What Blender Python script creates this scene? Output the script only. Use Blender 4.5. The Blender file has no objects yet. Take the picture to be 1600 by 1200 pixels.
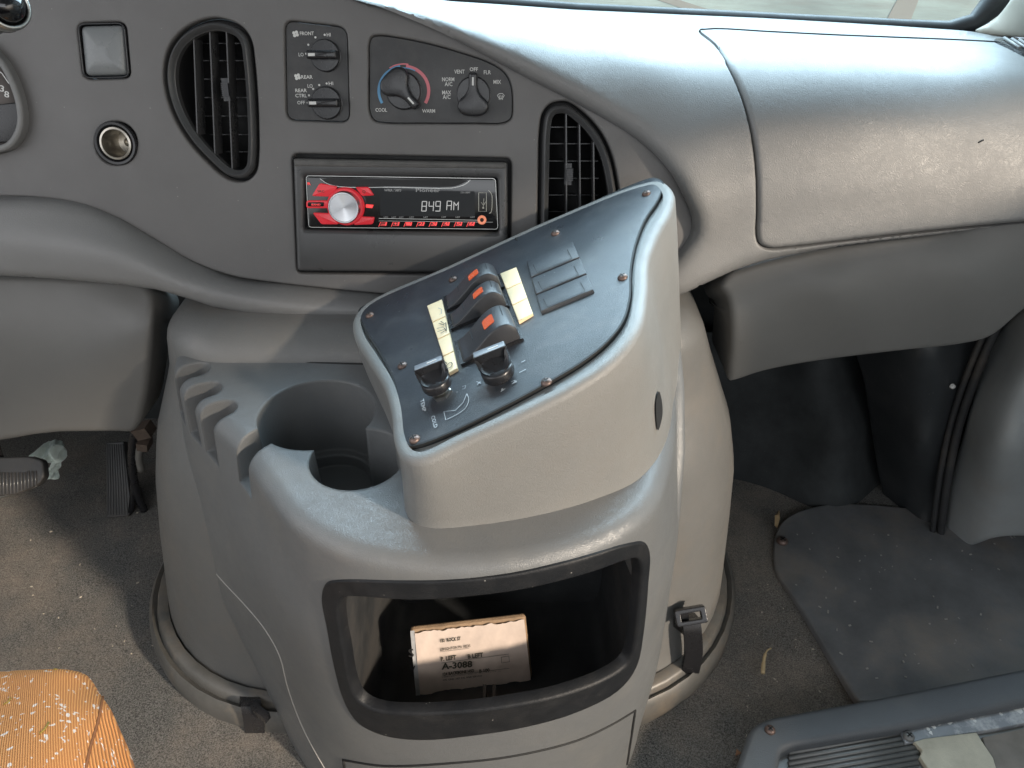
import bpy, bmesh, math, random
import numpy as np
from mathutils import Vector, Matrix, Euler
from mathutils.geometry import delaunay_2d_cdt
from mathutils.kdtree import KDTree
from mathutils.bvhtree import BVHTree
random.seed(7); rng = np.random.default_rng(7)
S = bpy.context.scene
COL = S.collection
R = math.radians

# ------------------------------------------------------------------ camera, world, lights
CAM = Vector((0, 0, 0.82)); PITCH = R(35); FPX = 1200.0
cd = bpy.data.cameras.new('camera'); cam = bpy.data.objects.new('camera', cd); COL.objects.link(cam)
cam.location = CAM; cam.rotation_euler = (R(90) - PITCH, 0, 0)
cd.sensor_width = 36; cd.lens = 36 * FPX / 1600; cd.clip_start = 0.02; cd.clip_end = 300
S.camera = cam
S.view_settings.view_transform = 'Standard'; S.view_settings.look = 'None'
S.view_settings.exposure = 0.0; S.view_settings.gamma = 1
W = bpy.data.worlds.new('World'); S.world = W; W.use_nodes = True
SUN_TRAVEL = Vector((-0.70, 0.55, -0.40)).normalized()
el = math.asin(-SUN_TRAVEL.z); az = math.atan2(-SUN_TRAVEL.x, -SUN_TRAVEL.y)
wn = W.node_tree.nodes; wl = W.node_tree.links
bgn = wn['Background']
sky = wn.new('ShaderNodeTexSky'); sky.sky_type = 'NISHITA'; sky.sun_disc = False
sky.sun_elevation = el; sky.sun_rotation = az; sky.air_density = 1.0; sky.dust_density = 2.0
hs = wn.new('ShaderNodeHueSaturation'); hs.inputs['Saturation'].default_value = 0.35
wl.new(sky.outputs[0], hs.inputs['Color']); wl.new(hs.outputs[0], bgn.inputs[0])
bgn.inputs[1].default_value = 0.10
sd = bpy.data.lights.new('sun', 'SUN'); sd.energy = 4.4; sd.angle = R(4.0); sd.color = (1.0, 0.86, 0.70)
so = bpy.data.objects.new('sun', sd); COL.objects.link(so)
so.rotation_euler = SUN_TRAVEL.to_track_quat('-Z', 'Y').to_euler()

def area(name, loc, tgt, sx, sy, e, col):
    d = bpy.data.lights.new(name, 'AREA'); d.shape = 'RECTANGLE'; d.size = sx; d.size_y = sy
    d.energy = e; d.color = col
    o = bpy.data.objects.new(name, d); COL.objects.link(o); o.location = loc
    o.rotation_euler = (Vector(tgt) - Vector(loc)).to_track_quat('-Z', 'Y').to_euler()
    return o
area('windshield_daylight', (0.20, 1.45, 1.30), (0.1, 0.6, 0.5), 1.9, 1.0, 90, (0.64, 0.83, 1.0))
area('driver_side_fill', (-1.3, -0.2, 1.05), (-0.1, 0.6, 0.3), 1.6, 1.1, 10, (0.96, 0.97, 1.0))  # added fill lamp from the driver's side
area('rear_cabin_fill', (0.1, -1.0, 1.22), (0, 0.6, 0.35), 1.5, 0.6, 7.5, (0.93, 0.96, 1.0))  # added fill lamp behind the camera

# ------------------------------------------------------------------ projection helpers
FW = Vector((0, math.cos(PITCH), -math.sin(PITCH))); UP = Vector((0, math.sin(PITCH), math.cos(PITCH))); RT = Vector((1, 0, 0))
def ray(px, py): return FW + RT * ((px - 800) / FPX) + UP * ((600 - py) / FPX)
def onY(px, py, y): d = ray(px, py); return CAM + d * (y / d.y)
def onZ(px, py, z): d = ray(px, py); return CAM + d * ((z - CAM.z) / d.z)
class Plane:
    def __init__(s, P, N, xdir=(1, 0, 0)):
        s.P = Vector(P); s.N = Vector(N).normalized()
        x = Vector(xdir); s.X = (x - s.N * x.dot(s.N)).normalized(); s.Y = s.N.cross(s.X)
    def hit(s, px, py, h=0.0):
        d = ray(px, py); t = (s.P + s.N * h - CAM).dot(s.N) / d.dot(s.N); return CAM + d * t
    def uv(s, px, py, h=0.0):
        p = s.hit(px, py, h) - s.P; return (p.dot(s.X), p.dot(s.Y))
    def uvs(s, L, h=0.0): return [s.uv(a, b, h) for a, b in L]
    def pt(s, u, v, h=0.0): return s.P + s.X * u + s.Y * v + s.N * h
    def at(s, px, py, h=0.0): u, v = s.uv(px, py); return s.pt(u, v, h)

def spl(pts, n=8, closed=True):
    P = [np.array(p, float) for p in pts]; N = len(P); out = []
    rngN = N if closed else N - 1
    for i in range(rngN):
        p1, p2 = P[i], P[(i + 1) % N]
        p0 = P[i - 1] if (closed or i > 0) else p1 * 2 - p2
        p3 = P[(i + 2) % N] if (closed or i < N - 2) else p2 * 2 - p1
        d1 = max(np.linalg.norm(p1 - p0), 1e-9) ** .5; d2 = max(np.linalg.norm(p2 - p1), 1e-9) ** .5; d3 = max(np.linalg.norm(p3 - p2), 1e-9) ** .5
        m1 = (p1 - p0) / d1 - (p2 - p0) / (d1 + d2) + (p2 - p1) / d2
        m2 = (p2 - p1) / d2 - (p3 - p1) / (d2 + d3) + (p3 - p2) / d3
        m1 *= d2; m2 *= d2
        for k in range(n):
            t = k / n; t2 = t * t; t3 = t2 * t
            out.append(tuple((2*t3-3*t2+1)*p1 + (t3-2*t2+t)*m1 + (-2*t3+3*t2)*p2 + (t3-t2)*m2))
    if not closed: out.append(tuple(P[-1]))
    return out
def rnd(pts, r, n=5):
    """closed polygon with rounded corners; r may be a list"""
    out = []; N = len(pts)
    for i in range(N):
        p = np.array(pts[i], float); a = np.array(pts[i-1], float); b = np.array(pts[(i+1) % N], float)
        ri = r[i] if isinstance(r, (list, tuple)) else r
        la = np.linalg.norm(a - p); lb = np.linalg.norm(b - p); k = min(ri, la * .48, lb * .48)
        s = p + (a - p) / la * k; e = p + (b - p) / lb * k
        for j in range(n + 1):
            t = j / n; out.append(tuple((1-t)**2*s + 2*t*(1-t)*p + t*t*e))
    return out
def dens(pts, step, closed=True):
    out = []; N = len(pts)
    for i in range(N if closed else N - 1):
        a = np.array(pts[i], float); b = np.array(pts[(i+1) % N], float)
        k = max(1, int(math.ceil(np.linalg.norm(b - a) / step)))
        for j in range(k): out.append(tuple(a + (b - a) * j / k))
    if not closed: out.append(tuple(pts[-1]))
    return out
def area2(p):
    a = np.array(p, float); x, y = a[:, 0], a[:, 1]
    return 0.5 * np.sum(x * np.roll(y, -1) - np.roll(x, -1) * y)
def inset(pts, d):
    P = np.array(pts, float); s = 1 if area2(P) > 0 else -1
    e1 = P - np.roll(P, 1, 0); e2 = np.roll(P, -1, 0) - P
    e1 /= np.maximum(np.linalg.norm(e1, axis=1), 1e-12)[:, None]; e2 /= np.maximum(np.linalg.norm(e2, axis=1), 1e-12)[:, None]
    n1 = np.stack([-e1[:, 1], e1[:, 0]], 1) * s; n2 = np.stack([-e2[:, 1], e2[:, 0]], 1) * s
    m = n1 + n2; m /= np.maximum(np.linalg.norm(m, axis=1), 1e-9)[:, None]
    c = np.maximum((m * n1).sum(1), 0.5)
    return [tuple(q) for q in (P + m * (d / c)[:, None])]
def inpoly(Q, poly):
    Q = np.asarray(Q, float); P = np.asarray(poly, float); x, y = Q[:, 0], Q[:, 1]; r = np.zeros(len(Q), bool)
    for i in range(len(P)):
        x1, y1 = P[i-1]; x2, y2 = P[i]
        if y1 == y2: continue
        c = ((y1 > y) != (y2 > y)) & (x < (x2 - x1) * (y - y1) / (y2 - y1) + x1); r ^= c
    return r
def pdist(Q, poly):
    Q = np.asarray(Q, float); P = np.asarray(poly, float); best = np.full(len(Q), 1e9)
    for i in range(len(P)):
        a = P[i-1]; b = P[i]; ab = b - a; L = max((ab**2).sum(), 1e-9)
        t = np.clip(((Q - a) @ ab) / L, 0, 1); best = np.minimum(best, np.linalg.norm(Q - (a + t[:, None] * ab), axis=1))
    return best
class TPS:
    def __init__(s, pts, lam=0.0):
        A = np.array(pts, float); s.c = A[:, :2] / 400.0; v = A[:, 2]; n = len(A)
        K = s.k(s.c, s.c) + lam * np.eye(n); Pm = np.hstack([np.ones((n, 1)), s.c])
        M = np.block([[K, Pm], [Pm.T, np.zeros((3, 3))]]); s.w = np.linalg.lstsq(M, np.concatenate([v, np.zeros(3)]), rcond=None)[0]
    def k(s, a, b):
        r2 = ((a[:, None, :] - b[None]) ** 2).sum(2); return np.where(r2 > 1e-12, r2 * np.log(np.maximum(r2, 1e-12)) * .5, 0)
    def __call__(s, px, py):
        q = np.array([[px, py]], float) / 400.0
        return float((s.k(q, s.c) @ s.w[:-3])[0] + s.w[-3] + q[0] @ s.w[-2:])
    def surf(s): return lambda px, py: onY(px, py, s(px, py))

# ------------------------------------------------------------------ object helpers
ORG = {}
def tag(o, label=None, cat=None, group=None, kind=None):
    if label: o['label'] = label
    if cat: o['category'] = cat
    if group: o['group'] = group
    if kind: o['kind'] = kind
    return o
def thing(name, loc, label, cat, group=None):
    o = bpy.data.objects.new(name, None); COL.objects.link(o); o.location = loc; o.empty_display_size = .02
    ORG[o.name] = Vector(loc); return tag(o, label, cat, group)
def obj(name, verts, faces, mat, parent=None, smooth=True, sharp=None, loc=None):
    """verts in world coordinates"""
    o0 = Vector((0, 0, 0))
    if parent is not None: o0 = ORG[parent.name]
    elif loc is not None: o0 = Vector(loc)
    me = bpy.data.meshes.new(name); me.from_pydata([tuple(Vector(v) - o0) for v in verts], [], faces)
    bm = bmesh.new(); bm.from_mesh(me); bmesh.ops.remove_doubles(bm, verts=bm.verts, dist=1e-7)
    bmesh.ops.recalc_face_normals(bm, faces=bm.faces)
    if sharp is not None:
        for e in bm.edges:
            if len(e.link_faces) == 2 and e.calc_face_angle(0) > R(sharp): e.smooth = False
    bm.to_mesh(me); bm.free()
    for p in me.polygons: p.use_smooth = smooth
    if mat: me.materials.append(mat)
    o = bpy.data.objects.new(name, me); COL.objects.link(o)
    if parent is not None: o.parent = parent; ORG[o.name] = o0
    else: o.location = o0; ORG[o.name] = o0
    return o
class MB:
    def __init__(s): s.v = []; s.f = []
    def add(s, v, f):
        k = len(s.v); s.v += [tuple(q) for q in v]; s.f += [tuple(i + k for i in g) for g in f]; return s
    def loft(s, rings, cap0=True, cap1=True, closed=True):
        n = len(rings[0]); v = []; f = []
        for r in rings: v += [tuple(q) for q in r]
        for i in range(len(rings) - 1):
            for j in range(n if closed else n - 1):
                a = i*n + j; b = i*n + (j+1) % n; f.append((a, b, b + n, a + n))
        if cap0: f.append(tuple(range(n))[::-1])
        if cap1: f.append(tuple(range((len(rings)-1)*n, len(rings)*n)))
        return s.add(v, f)
    def slab(s, pl, uv, h0, h1, bev=0.0, seg=3, cap0=True):
        rings = [[pl.pt(u, v, h0) for u, v in uv]]
        if bev <= 0: rings.append([pl.pt(u, v, h1) for u, v in uv])
        else:
            for k in range(seg + 1):
                a = k / seg * math.pi / 2; q = inset(uv, bev * (1 - math.cos(a)))
                rings.append([pl.pt(u, v, h1 - bev + bev * math.sin(a)) for u, v in q])
        return s.loft(rings, cap0=cap0)
    def ring(s, pl, uo, ui, h0, h1, bo=0.0, bi=0.0, seg=4, ho=None):
        """frame between outer and inner loops (same count)"""
        rr = [[pl.pt(u, v, h0) for u, v in uo]]
        for k in range(seg + 1):
            a = k / seg * math.pi / 2; q = inset(uo, bo * (1 - math.cos(a))) if bo else uo
            rr.append([pl.pt(u, v, h1 - bo + bo * math.sin(a)) for u, v in q])
            if not bo: break
        for k in range(seg + 1):
            a = (1 - k / seg) * math.pi / 2; q = inset(ui, -bi * (1 - math.cos(a))) if bi else ui
            rr.append([pl.pt(u, v, h1 - bi + bi * math.sin(a)) for u, v in q])
            if not bi: break
        rr.append([pl.pt(u, v, h0) for u, v in ui])
        rr.append(rr[0]); return s.loft(rr, False, False)
    def tube(s, pts, r, n=8, up=None):
        P = [Vector(p) for p in pts]; rings = []
        for i, p in enumerate(P):
            d = (P[min(i+1, len(P)-1)] - P[max(i-1, 0)]).normalized()
            a = d.cross(Vector(up) if up else Vector((.13, .2, .97))).normalized(); b = d.cross(a)
            ri = r[i] if isinstance(r, (list, tuple)) else r
            rings.append([p + (a*math.cos(t*2*math.pi/n) + b*math.sin(t*2*math.pi/n))*ri for t in range(n)])
        return s.loft(rings)
    def lathe(s, P, N, prof, n=24, X=None):
        N = Vector(N).normalized(); P = Vector(P); x = Vector(X or (1, 0.01, 0.02)); x = (x - N*x.dot(N)).normalized(); y = N.cross(x)
        rings = [[P + N*h + (x*math.cos(t*2*math.pi/n) + y*math.sin(t*2*math.pi/n))*max(r, 1e-5) for t in range(n)] for r, h in prof]
        return s.loft(rings, cap0=False, cap1=(prof[-1][1] >= prof[0][1] - 1e-9 or prof[-1][0] < .0006))
    def box(s, c, X, Y, Z, a, b, h):
        c = Vector(c); X = Vector(X).normalized(); Y = Vector(Y).normalized(); Z = Vector(Z).normalized()
        v = [c + X*a*i + Y*b*j + Z*h*k for k in (-.5, .5) for i, j in ((-.5, -.5), (.5, -.5), (.5, .5), (-.5, .5))]
        return s.add(v, [(3,2,1,0),(4,5,6,7),(0,1,5,4),(1,2,6,5),(2,3,7,6),(3,0,4,7)])
    def go(s, name, mat, parent=None, smooth=True, sharp=None, loc=None): return obj(name, s.v, s.f, mat, parent, smooth, sharp, loc)

def patch(name, outline, surf, mat, parent=None, sp=14, bev=0.0, thick=0.01, holes=(), hbev=0.0, hwall=0.01, off=0.0, noise=None, sharp=55, loc=None, fine=None, bymax=9, bevf=None, sdir=None):
    eps = 2.0
    out = dens(outline, sp * .8); hs_ = [dens(h, sp * .6) for h in holes]
    loops = [out] + hs_
    Pall = []; edges = []
    for L in loops:
        k = len(Pall); Pall += L; edges += [(k + i, k + (i + 1) % len(L)) for i in range(len(L))]
    nb = len(Pall)
    def tpx(px, py): return (surf(px, py) - CAM).dot(FW)
    extra = []
    for li, L in enumerate(loops):
        b = bev if li == 0 else hbev
        if b <= 0: continue
        t = tpx(*L[0])
        for k in (.12, .3, .55, .85, 1.15):
            dpx = b * k * FPX / t
            q = np.array(inset(L, dpx if li == 0 else -dpx))
            ok = pdist(q, L) > dpx * .8
            extra += [tuple(a) for a in q[ok]]
    A = np.array(out); x0, y0 = A.min(0); x1, y1 = A.max(0)
    gx, gy = np.meshgrid(np.arange(x0 + sp/2, x1, sp), np.arange(y0 + sp/2, y1, sp * .87)); gx[1::2] += sp / 2
    G = np.stack([gx.ravel(), gy.ravel()], 1)
    if fine:
        ylim, st = fine; fx, fy2 = np.meshgrid(np.arange(x0 + sp/2, x1, sp), np.arange(y0 + st/2, ylim, st)); fx[1::2] += sp / 2
        G = np.vstack([G[G[:, 1] > ylim], np.stack([fx.ravel(), fy2.ravel()], 1)])
    def valid(Q, m):
        if len(Q) == 0: return np.zeros(0, bool)
        ok = inpoly(Q, out) & (pdist(Q, out) > m)
        for h in hs_: ok &= ~inpoly(Q, h) & (pdist(Q, h) > m)
        return ok
    if extra:
        E = np.array(extra); E = E[valid(E, .8)]
        G = G[valid(G, 2.5 if fine else sp * .5)]; 
        G = np.vstack([E, G])
    else: G = G[valid(G, 2.5 if fine else sp * .45)]
    allp = Pall + [tuple(g) for g in G]
    vo, eo, fo, ov, oe, of = delaunay_2d_cdt([Vector(p) for p in allp], edges, [], 0, 1e-5)
    V = np.array([(v.x, v.y) for v in vo]); F = [f for f in fo]
    cen = np.array([V[list(f)].mean(0) for f in F]); ok = inpoly(cen, out)
    for h in hs_: ok &= ~inpoly(cen, h)
    F = [tuple(f) for f, k in zip(F, ok) if k]
    used = sorted({i for f in F for i in f}); mp = {a: b for b, a in enumerate(used)}
    V = V[used]; F = [tuple(mp[i] for i in f) for f in F]
    P3 = []; N3 = []
    for px, py in V:
        p = surf(px, py); a = surf(px + eps, py) - p; b = surf(px, py + eps) - p
        n = a.cross(b); n = n.normalized() if n.length > 0 else Vector((0, -1, 0))
        if n.dot(CAM - p) < 0: n = -n
        P3.append(p); N3.append(n)
    def kd(L):
        pts = [surf(*q) for q in dens(L, max(1.5, sp * .2))]; pts = [q for q in pts if q.y < bymax]; k = KDTree(len(pts))
        for i, q in enumerate(pts): k.insert(q, i)
        k.balance(); return k
    ks = [(kd(out), bev)] + [(kd(h), hbev) for h in hs_]
    Q3 = []
    for p, n, (qx, qy) in zip(P3, N3, V):
        h = off
        for k, b in ks:
            if bevf: b = b * bevf(qx, qy)
            if b > 0:
                d = k.find(p)[2]
                if d < b: h -= b - math.sqrt(max(b*b - (b-d)**2, 0))
        if noise: h += noise(p)
        Q3.append(p + n * h)
    # boundary skirts
    cnt = {}
    for f in F:
        for i in range(3):
            e = (f[i], f[(i+1) % 3]); k = tuple(sorted(e)); cnt.setdefault(k, []).append(e)
    v = [tuple(q) for q in Q3]; f = list(F); sk = {}
    hp = [inpoly(V, inset(h, -1.0)) for h in hs_]
    def skv(i):
        if i not in sk:
            t = thick
            for m in hp:
                if m[i]: t = hwall
            sk[i] = len(v); v.append(tuple(Q3[i] + sdir * t) if sdir is not None else tuple(Q3[i] - N3[i] * t))
        return sk[i]
    for k, es in cnt.items():
        if len(es) == 1:
            a, b = es[0]; f.append((b, a, skv(a), skv(b)))
    me_o = obj(name, v, f, mat, parent, True, sharp, loc)
    return me_o

FONT = None
def text(mb, s, pl, a, b, cap, h=0.0006, bold=.012, shear=0.0):
    """word s on plane pl: baseline from pixel a to pixel b, cap height in px; appended to mb"""
    c = bpy.data.curves.new('t', 'FONT'); c.body = s; c.size = 1; c.shear = shear; c.resolution_u = 2; c.offset = bold
    o = bpy.data.objects.new('t', c); COL.objects.link(o); dg = bpy.context.evaluated_depsgraph_get(); dg.update()
    me = bpy.data.meshes.new_from_object(o.evaluated_get(dg))
    bpy.data.objects.remove(o); bpy.data.curves.remove(c)
    if len(me.vertices) == 0: return
    X = np.array([v.co[:2] for v in me.vertices]); x0 = X[:, 0].min(); w = X[:, 0].max() - x0
    A = Vector(pl.uv(*a)); B = Vector(pl.uv(*b)); d = (B - A)
    per = Vector((-d.y, d.x)).normalized(); up = Vector(pl.uv(a[0], a[1] - 10)) - A
    if up.dot(per) < 0: per = -per
    hm = cap * (pl.hit(*a) - CAM).dot(FW) / FPX / 0.69 
    vv = []
    for x, y in X:
        q = A + d * ((x - x0) / w) + per * (y * hm); vv.append(pl.pt(q.x, q.y, h))
    mb.add(vv, [tuple(p.vertices) for p in me.polygons]); bpy.data.meshes.remove(me)
def stroke(mb, pl, pts, w, h=0.0006, n=None):
    """flat line on the plane along pixel points, width w px"""
    P = [Vector(pl.uv(*p)) for p in pts]; t = (pl.hit(*pts[0]) - CAM).dot(FW); hw = w * t / FPX / 2; L = []; Rr = []
    for i, p in enumerate(P):
        d = (P[min(i+1, len(P)-1)] - P[max(i-1, 0)]).normalized(); q = Vector((-d.y, d.x)) * hw
        L.append(pl.pt(*(p + q), h)); Rr.append(pl.pt(*(p - q), h))
    v = L + Rr; k = len(L); mb.add(v, [(i, i+1, k+i+1, k+i) for i in range(k-1)])
def bvh_of(o):
    o0 = ORG[o.name]; me = o.data
    return BVHTree.FromPolygons([v.co + o0 for v in me.vertices], [tuple(p.vertices) for p in me.polygons])
def bhit(bv, px, py, off=0.0, fallback=None):
    d = ray(px, py).normalized(); p, n, i, t = bv.ray_cast(CAM, d)
    if p is None: return (fallback(px, py), -d) if fallback else (None, None)
    if n.dot(d) > 0: n = -n
    return p + n * off, n

# ------------------------------------------------------------------ materials
def mat(name, col, rough=.5, metal=0.0, grain=0.0, gscale=900, mottle=0.0, mscale=9, dirt=None, dscale=14, damt=.3, bevel=0.0, emit=None, estr=0, spec=.5, coat=0, speck=0.0, leather=0.0, lscale=420):
    m = bpy.data.materials.new(name); m.use_nodes = True; nt = m.node_tree; N = nt.nodes; L = nt.links
    b = N['Principled BSDF']; b.inputs['Base Color'].default_value = (*col, 1); b.inputs['Roughness'].default_value = rough
    b.inputs['Metallic'].default_value = metal; b.inputs['Specular IOR Level'].default_value = spec
    b.inputs['Coat Weight'].default_value = coat
    tc = N.new('ShaderNodeTexCoord'); cur = None
    def noise(sc, det=4, rg=.6):
        n = N.new('ShaderNodeTexNoise'); n.inputs['Scale'].default_value = sc; n.inputs['Detail'].default_value = det; n.inputs['Roughness'].default_value = rg
        L.new(tc.outputs['Object'], n.inputs['Vector']); return n
    def mix(a, bcol, fac):
        x = N.new('ShaderNodeMix'); x.data_type = 'RGBA'
        if hasattr(a, 'is_output'): L.new(a, x.inputs[6])
        else: x.inputs[6].default_value = (*a, 1)
        if hasattr(bcol, 'is_output'): L.new(bcol, x.inputs[7])
        else: x.inputs[7].default_value = (*bcol, 1)
        L.new(fac, x.inputs[0]); return x.outputs[2]
    def ramp(src, a, c, lo=0.0, hi=1.0):
        r = N.new('ShaderNodeMapRange'); r.inputs[1].default_value = a; r.inputs[2].default_value = c; r.inputs[3].default_value = lo; r.inputs[4].default_value = hi
        L.new(src, r.inputs[0]); return r.outputs[0]
    cur = col
    if mottle > 0:
        n = noise(mscale, 6, .65); cur = mix(tuple(c * (1 - mottle) for c in col), tuple(min(c * (1 + mottle), 1) for c in col), ramp(n.outputs[0], .3, .7))
    if dirt:
        n = noise(dscale, 8, .7); cur = mix(cur, dirt, ramp(n.outputs[0], .48, .72, 0, damt))
    if speck > 0:
        v = N.new('ShaderNodeTexVoronoi'); v.inputs['Scale'].default_value = 150; L.new(tc.outputs['Object'], v.inputs['Vector'])
        n2 = noise(40, 2); sub = N.new('ShaderNodeMath'); sub.operation = 'ADD'
        L.new(v.outputs['Distance'], sub.inputs[0]); L.new(ramp(n2.outputs[0], .45, .62, .3, 0), sub.inputs[1])
        cur = mix(cur, (.45, .43, .40), ramp(sub.outputs[0], .10, .055, 0, speck))
    if hasattr(cur, 'is_output'): L.new(cur, b.inputs['Base Color'])
    if rough > .15 and metal < .5:
        n = noise(22, 5, .7); L.new(ramp(n.outputs[0], .3, .75, max(rough - .07, .05), min(rough + .09, 1)), b.inputs['Roughness'])
    bn = None
    if grain > 0:
        n = noise(gscale, 3, .7); bp = N.new('ShaderNodeBump'); bp.inputs['Strength'].default_value = grain; bp.inputs['Distance'].default_value = .0006
        L.new(n.outputs[0], bp.inputs['Height']); bn = bp
    if leather > 0:
        v = N.new('ShaderNodeTexVoronoi'); v.feature = 'DISTANCE_TO_EDGE'; v.inputs['Scale'].default_value = lscale
        n = noise(60, 2); va = N.new('ShaderNodeMixRGB'); va.blend_type = 'ADD'; va.inputs[0].default_value = .02
        L.new(tc.outputs['Object'], va.inputs[1]); L.new(n.outputs['Color'], va.inputs[2]); L.new(va.outputs[0], v.inputs['Vector'])
        bp = N.new('ShaderNodeBump'); bp.inputs['Strength'].default_value = leather; bp.inputs['Distance'].default_value = .0005
        L.new(ramp(v.outputs['Distance'], 0, .25), bp.inputs['Height'])
        if bn: L.new(bn.outputs[0], bp.inputs['Normal'])
        bn = bp
    if bevel > 0:
        bv = N.new('ShaderNodeBevel'); bv.samples = 6; bv.inputs['Radius'].default_value = bevel
        if bn:
            first = [x for x in N if x.type == 'BUMP'][0]; L.new(bv.outputs[0], first.inputs['Normal'])
        else: bn = bv
    if bn: L.new(bn.outputs[0], b.inputs['Normal'])
    if emit: b.inputs['Emission Color'].default_value = (*emit, 1); b.inputs['Emission Strength'].default_value = estr
    return m
DIRT = (.26, .20, .14)
M = dict(
 pad=mat('grey_vinyl_pad', (.182, .181, .179), .45, leather=.2, lscale=700, mottle=.05, grain=.2),
 face=mat('dark_grey_plastic', (.118, .114, .112), .42, grain=.3, gscale=1300, mottle=.07, speck=.35),
 knee=mat('knee_panel_plastic', (.115, .112, .106), .40, grain=.3, gscale=1200, mottle=.05),
 kneeR=mat('glove_side_plastic', (.15, .148, .142), .5, grain=.3, gscale=1200, mottle=.05),
 console=mat('console_plastic', (.138, .142, .144), .37, leather=.2, lscale=620, bevel=.004, mottle=.06, speck=.18, dirt=(.3, .27, .22), damt=.12),
 cover=mat('engine_cover_plastic', (.140, .139, .135), .38, leather=.2, lscale=620, mottle=.06, dirt=DIRT, damt=.16, speck=.15),
 pod=mat('switch_pod_plastic', (.205, .203, .195), .43, leather=.22, lscale=700, grain=.45, gscale=900, mottle=.05, dirt=(.2, .17, .14), damt=.18, dscale=22),
 plate=mat('blue_black_plate', (.033, .038, .046), .33, grain=.6, gscale=1600, mottle=.25, mscale=26, speck=.5, dirt=(.13, .13, .13), damt=.35, dscale=30),
 blackp=mat('black_plastic', (.018, .018, .02), .27, grain=.15, mottle=.1),
 blackm=mat('black_matte', (.012, .012, .013), .6),
 rubber=mat('black_rubber', (.03, .031, .033), .5, grain=.3, mottle=.2, dirt=DIRT, damt=.15),
 rim=mat('bin_frame_plastic', (.011, .012, .014), .48, grain=.5, gscale=700, mottle=.15, mscale=30, dirt=(.15, .14, .13), damt=.08, dscale=40, speck=.6, spec=.3),
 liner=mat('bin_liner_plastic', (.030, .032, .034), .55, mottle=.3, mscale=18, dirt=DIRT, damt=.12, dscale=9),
 panel=mat('control_panel_plastic', (.028, .028, .029), .4, grain=.2, mottle=.25, mscale=40, speck=.5, dirt=(.12, .11, .10), damt=.2, dscale=30),
 gloss=mat('gloss_black', (.008, .008, .009), .12, mottle=.1, coat=.3),
 white=mat('white_print', (.62, .62, .60), .5),
 cream=mat('cream_label', (.90, .70, .44), .45, mottle=.06, mscale=60),
 ink=mat('ink', (.06, .055, .04), .6),
 groove=mat('groove_dark', (.012, .012, .012), .7),
 rocker=mat('rocker_plastic', (.036, .037, .041), .38, grain=.3, mottle=.15, mscale=60, speck=.3),
 amber=mat('amber_lens', (.62, .10, .03), .3, grain=1.0, gscale=900, emit=(1, .1, .02), estr=.12),
 knobtop=mat('knob_top_grey', (.16, .17, .19), .35, mottle=.1),
 rust=mat('rusty_screw', (.15, .105, .09), .42, metal=.5, mottle=.4, mscale=300),
 steel=mat('steel', (.5, .5, .48), .3, metal=1),
 brass=mat('socket_metal', (.42, .39, .34), .3, metal=.9, mottle=.2, mscale=60),
 red=mat('red_button', (.5, .02, .03), .3, emit=(1, .05, .07), estr=.25),
 redglow=mat('red_mark', (.6, .03, .03), .4, emit=(1, .08, .08), estr=.9),
 lcd=mat('display_digits', (.4, .4, .4), .4, emit=(.8, .78, .76), estr=.3),
 orange=mat('jack_ring', (.6, .2, .12), .3, emit=(1, .35, .2), estr=.35),
 blue=mat('blue_scale', (.10, .30, .52), .45), pink=mat('pink_scale', (.60, .16, .19), .45),
 dim=mat('dim_print', (.34, .34, .34), .5),
 brown=mat('cardboard', (.30, .20, .12), .8, mottle=.35, mscale=60, grain=.8, gscale=300),
 paper=mat('label_paper', (.66, .54, .46), .6, mottle=.10, mscale=25, grain=.0),
 teal=mat('paper_scrap', (.74, .86, .80), .7, mottle=.2, mscale=30),
 trim=mat('kick_trim_plastic', (.27, .285, .29), .45, grain=.3, mottle=.1, speck=.3, dirt=DIRT, damt=.2),
 step=mat('step_trim_plastic', (.095, .102, .110), .45, grain=.7, gscale=700, mottle=.1, dirt=(.2, .18, .15), damt=.15),
 tread=mat('aluminium_tread', (.18, .18, .175), .42, metal=.35, mottle=.15, mscale=30, dirt=(.15, .13, .1), damt=.4),
 tape=mat('worn_tape', (.50, .46, .36), .6, mottle=.12, mscale=40, dirt=(.2, .17, .13), damt=.35, grain=.5),
 leaf=mat('dry_leaf', (.48, .26, .12), .6, mottle=.25, mscale=120),
 mat_=mat('rubber_mat', (.145, .150, .157), .42, grain=.4, gscale=400, mottle=.3, mscale=11, dirt=(.25, .215, .18), damt=.8, dscale=6, speck=.18),
 headliner=mat('headliner', (.35, .34, .32), .9), pillar=mat('pillar_trim', (.36, .33, .28), .6, grain=.3, mottle=.04),
 lining=mat('footwell_carpet_black', (.046, .050, .052), .85, grain=.6, gscale=500, mottle=.3, mscale=12, speck=.15, spec=.15),
)
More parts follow.
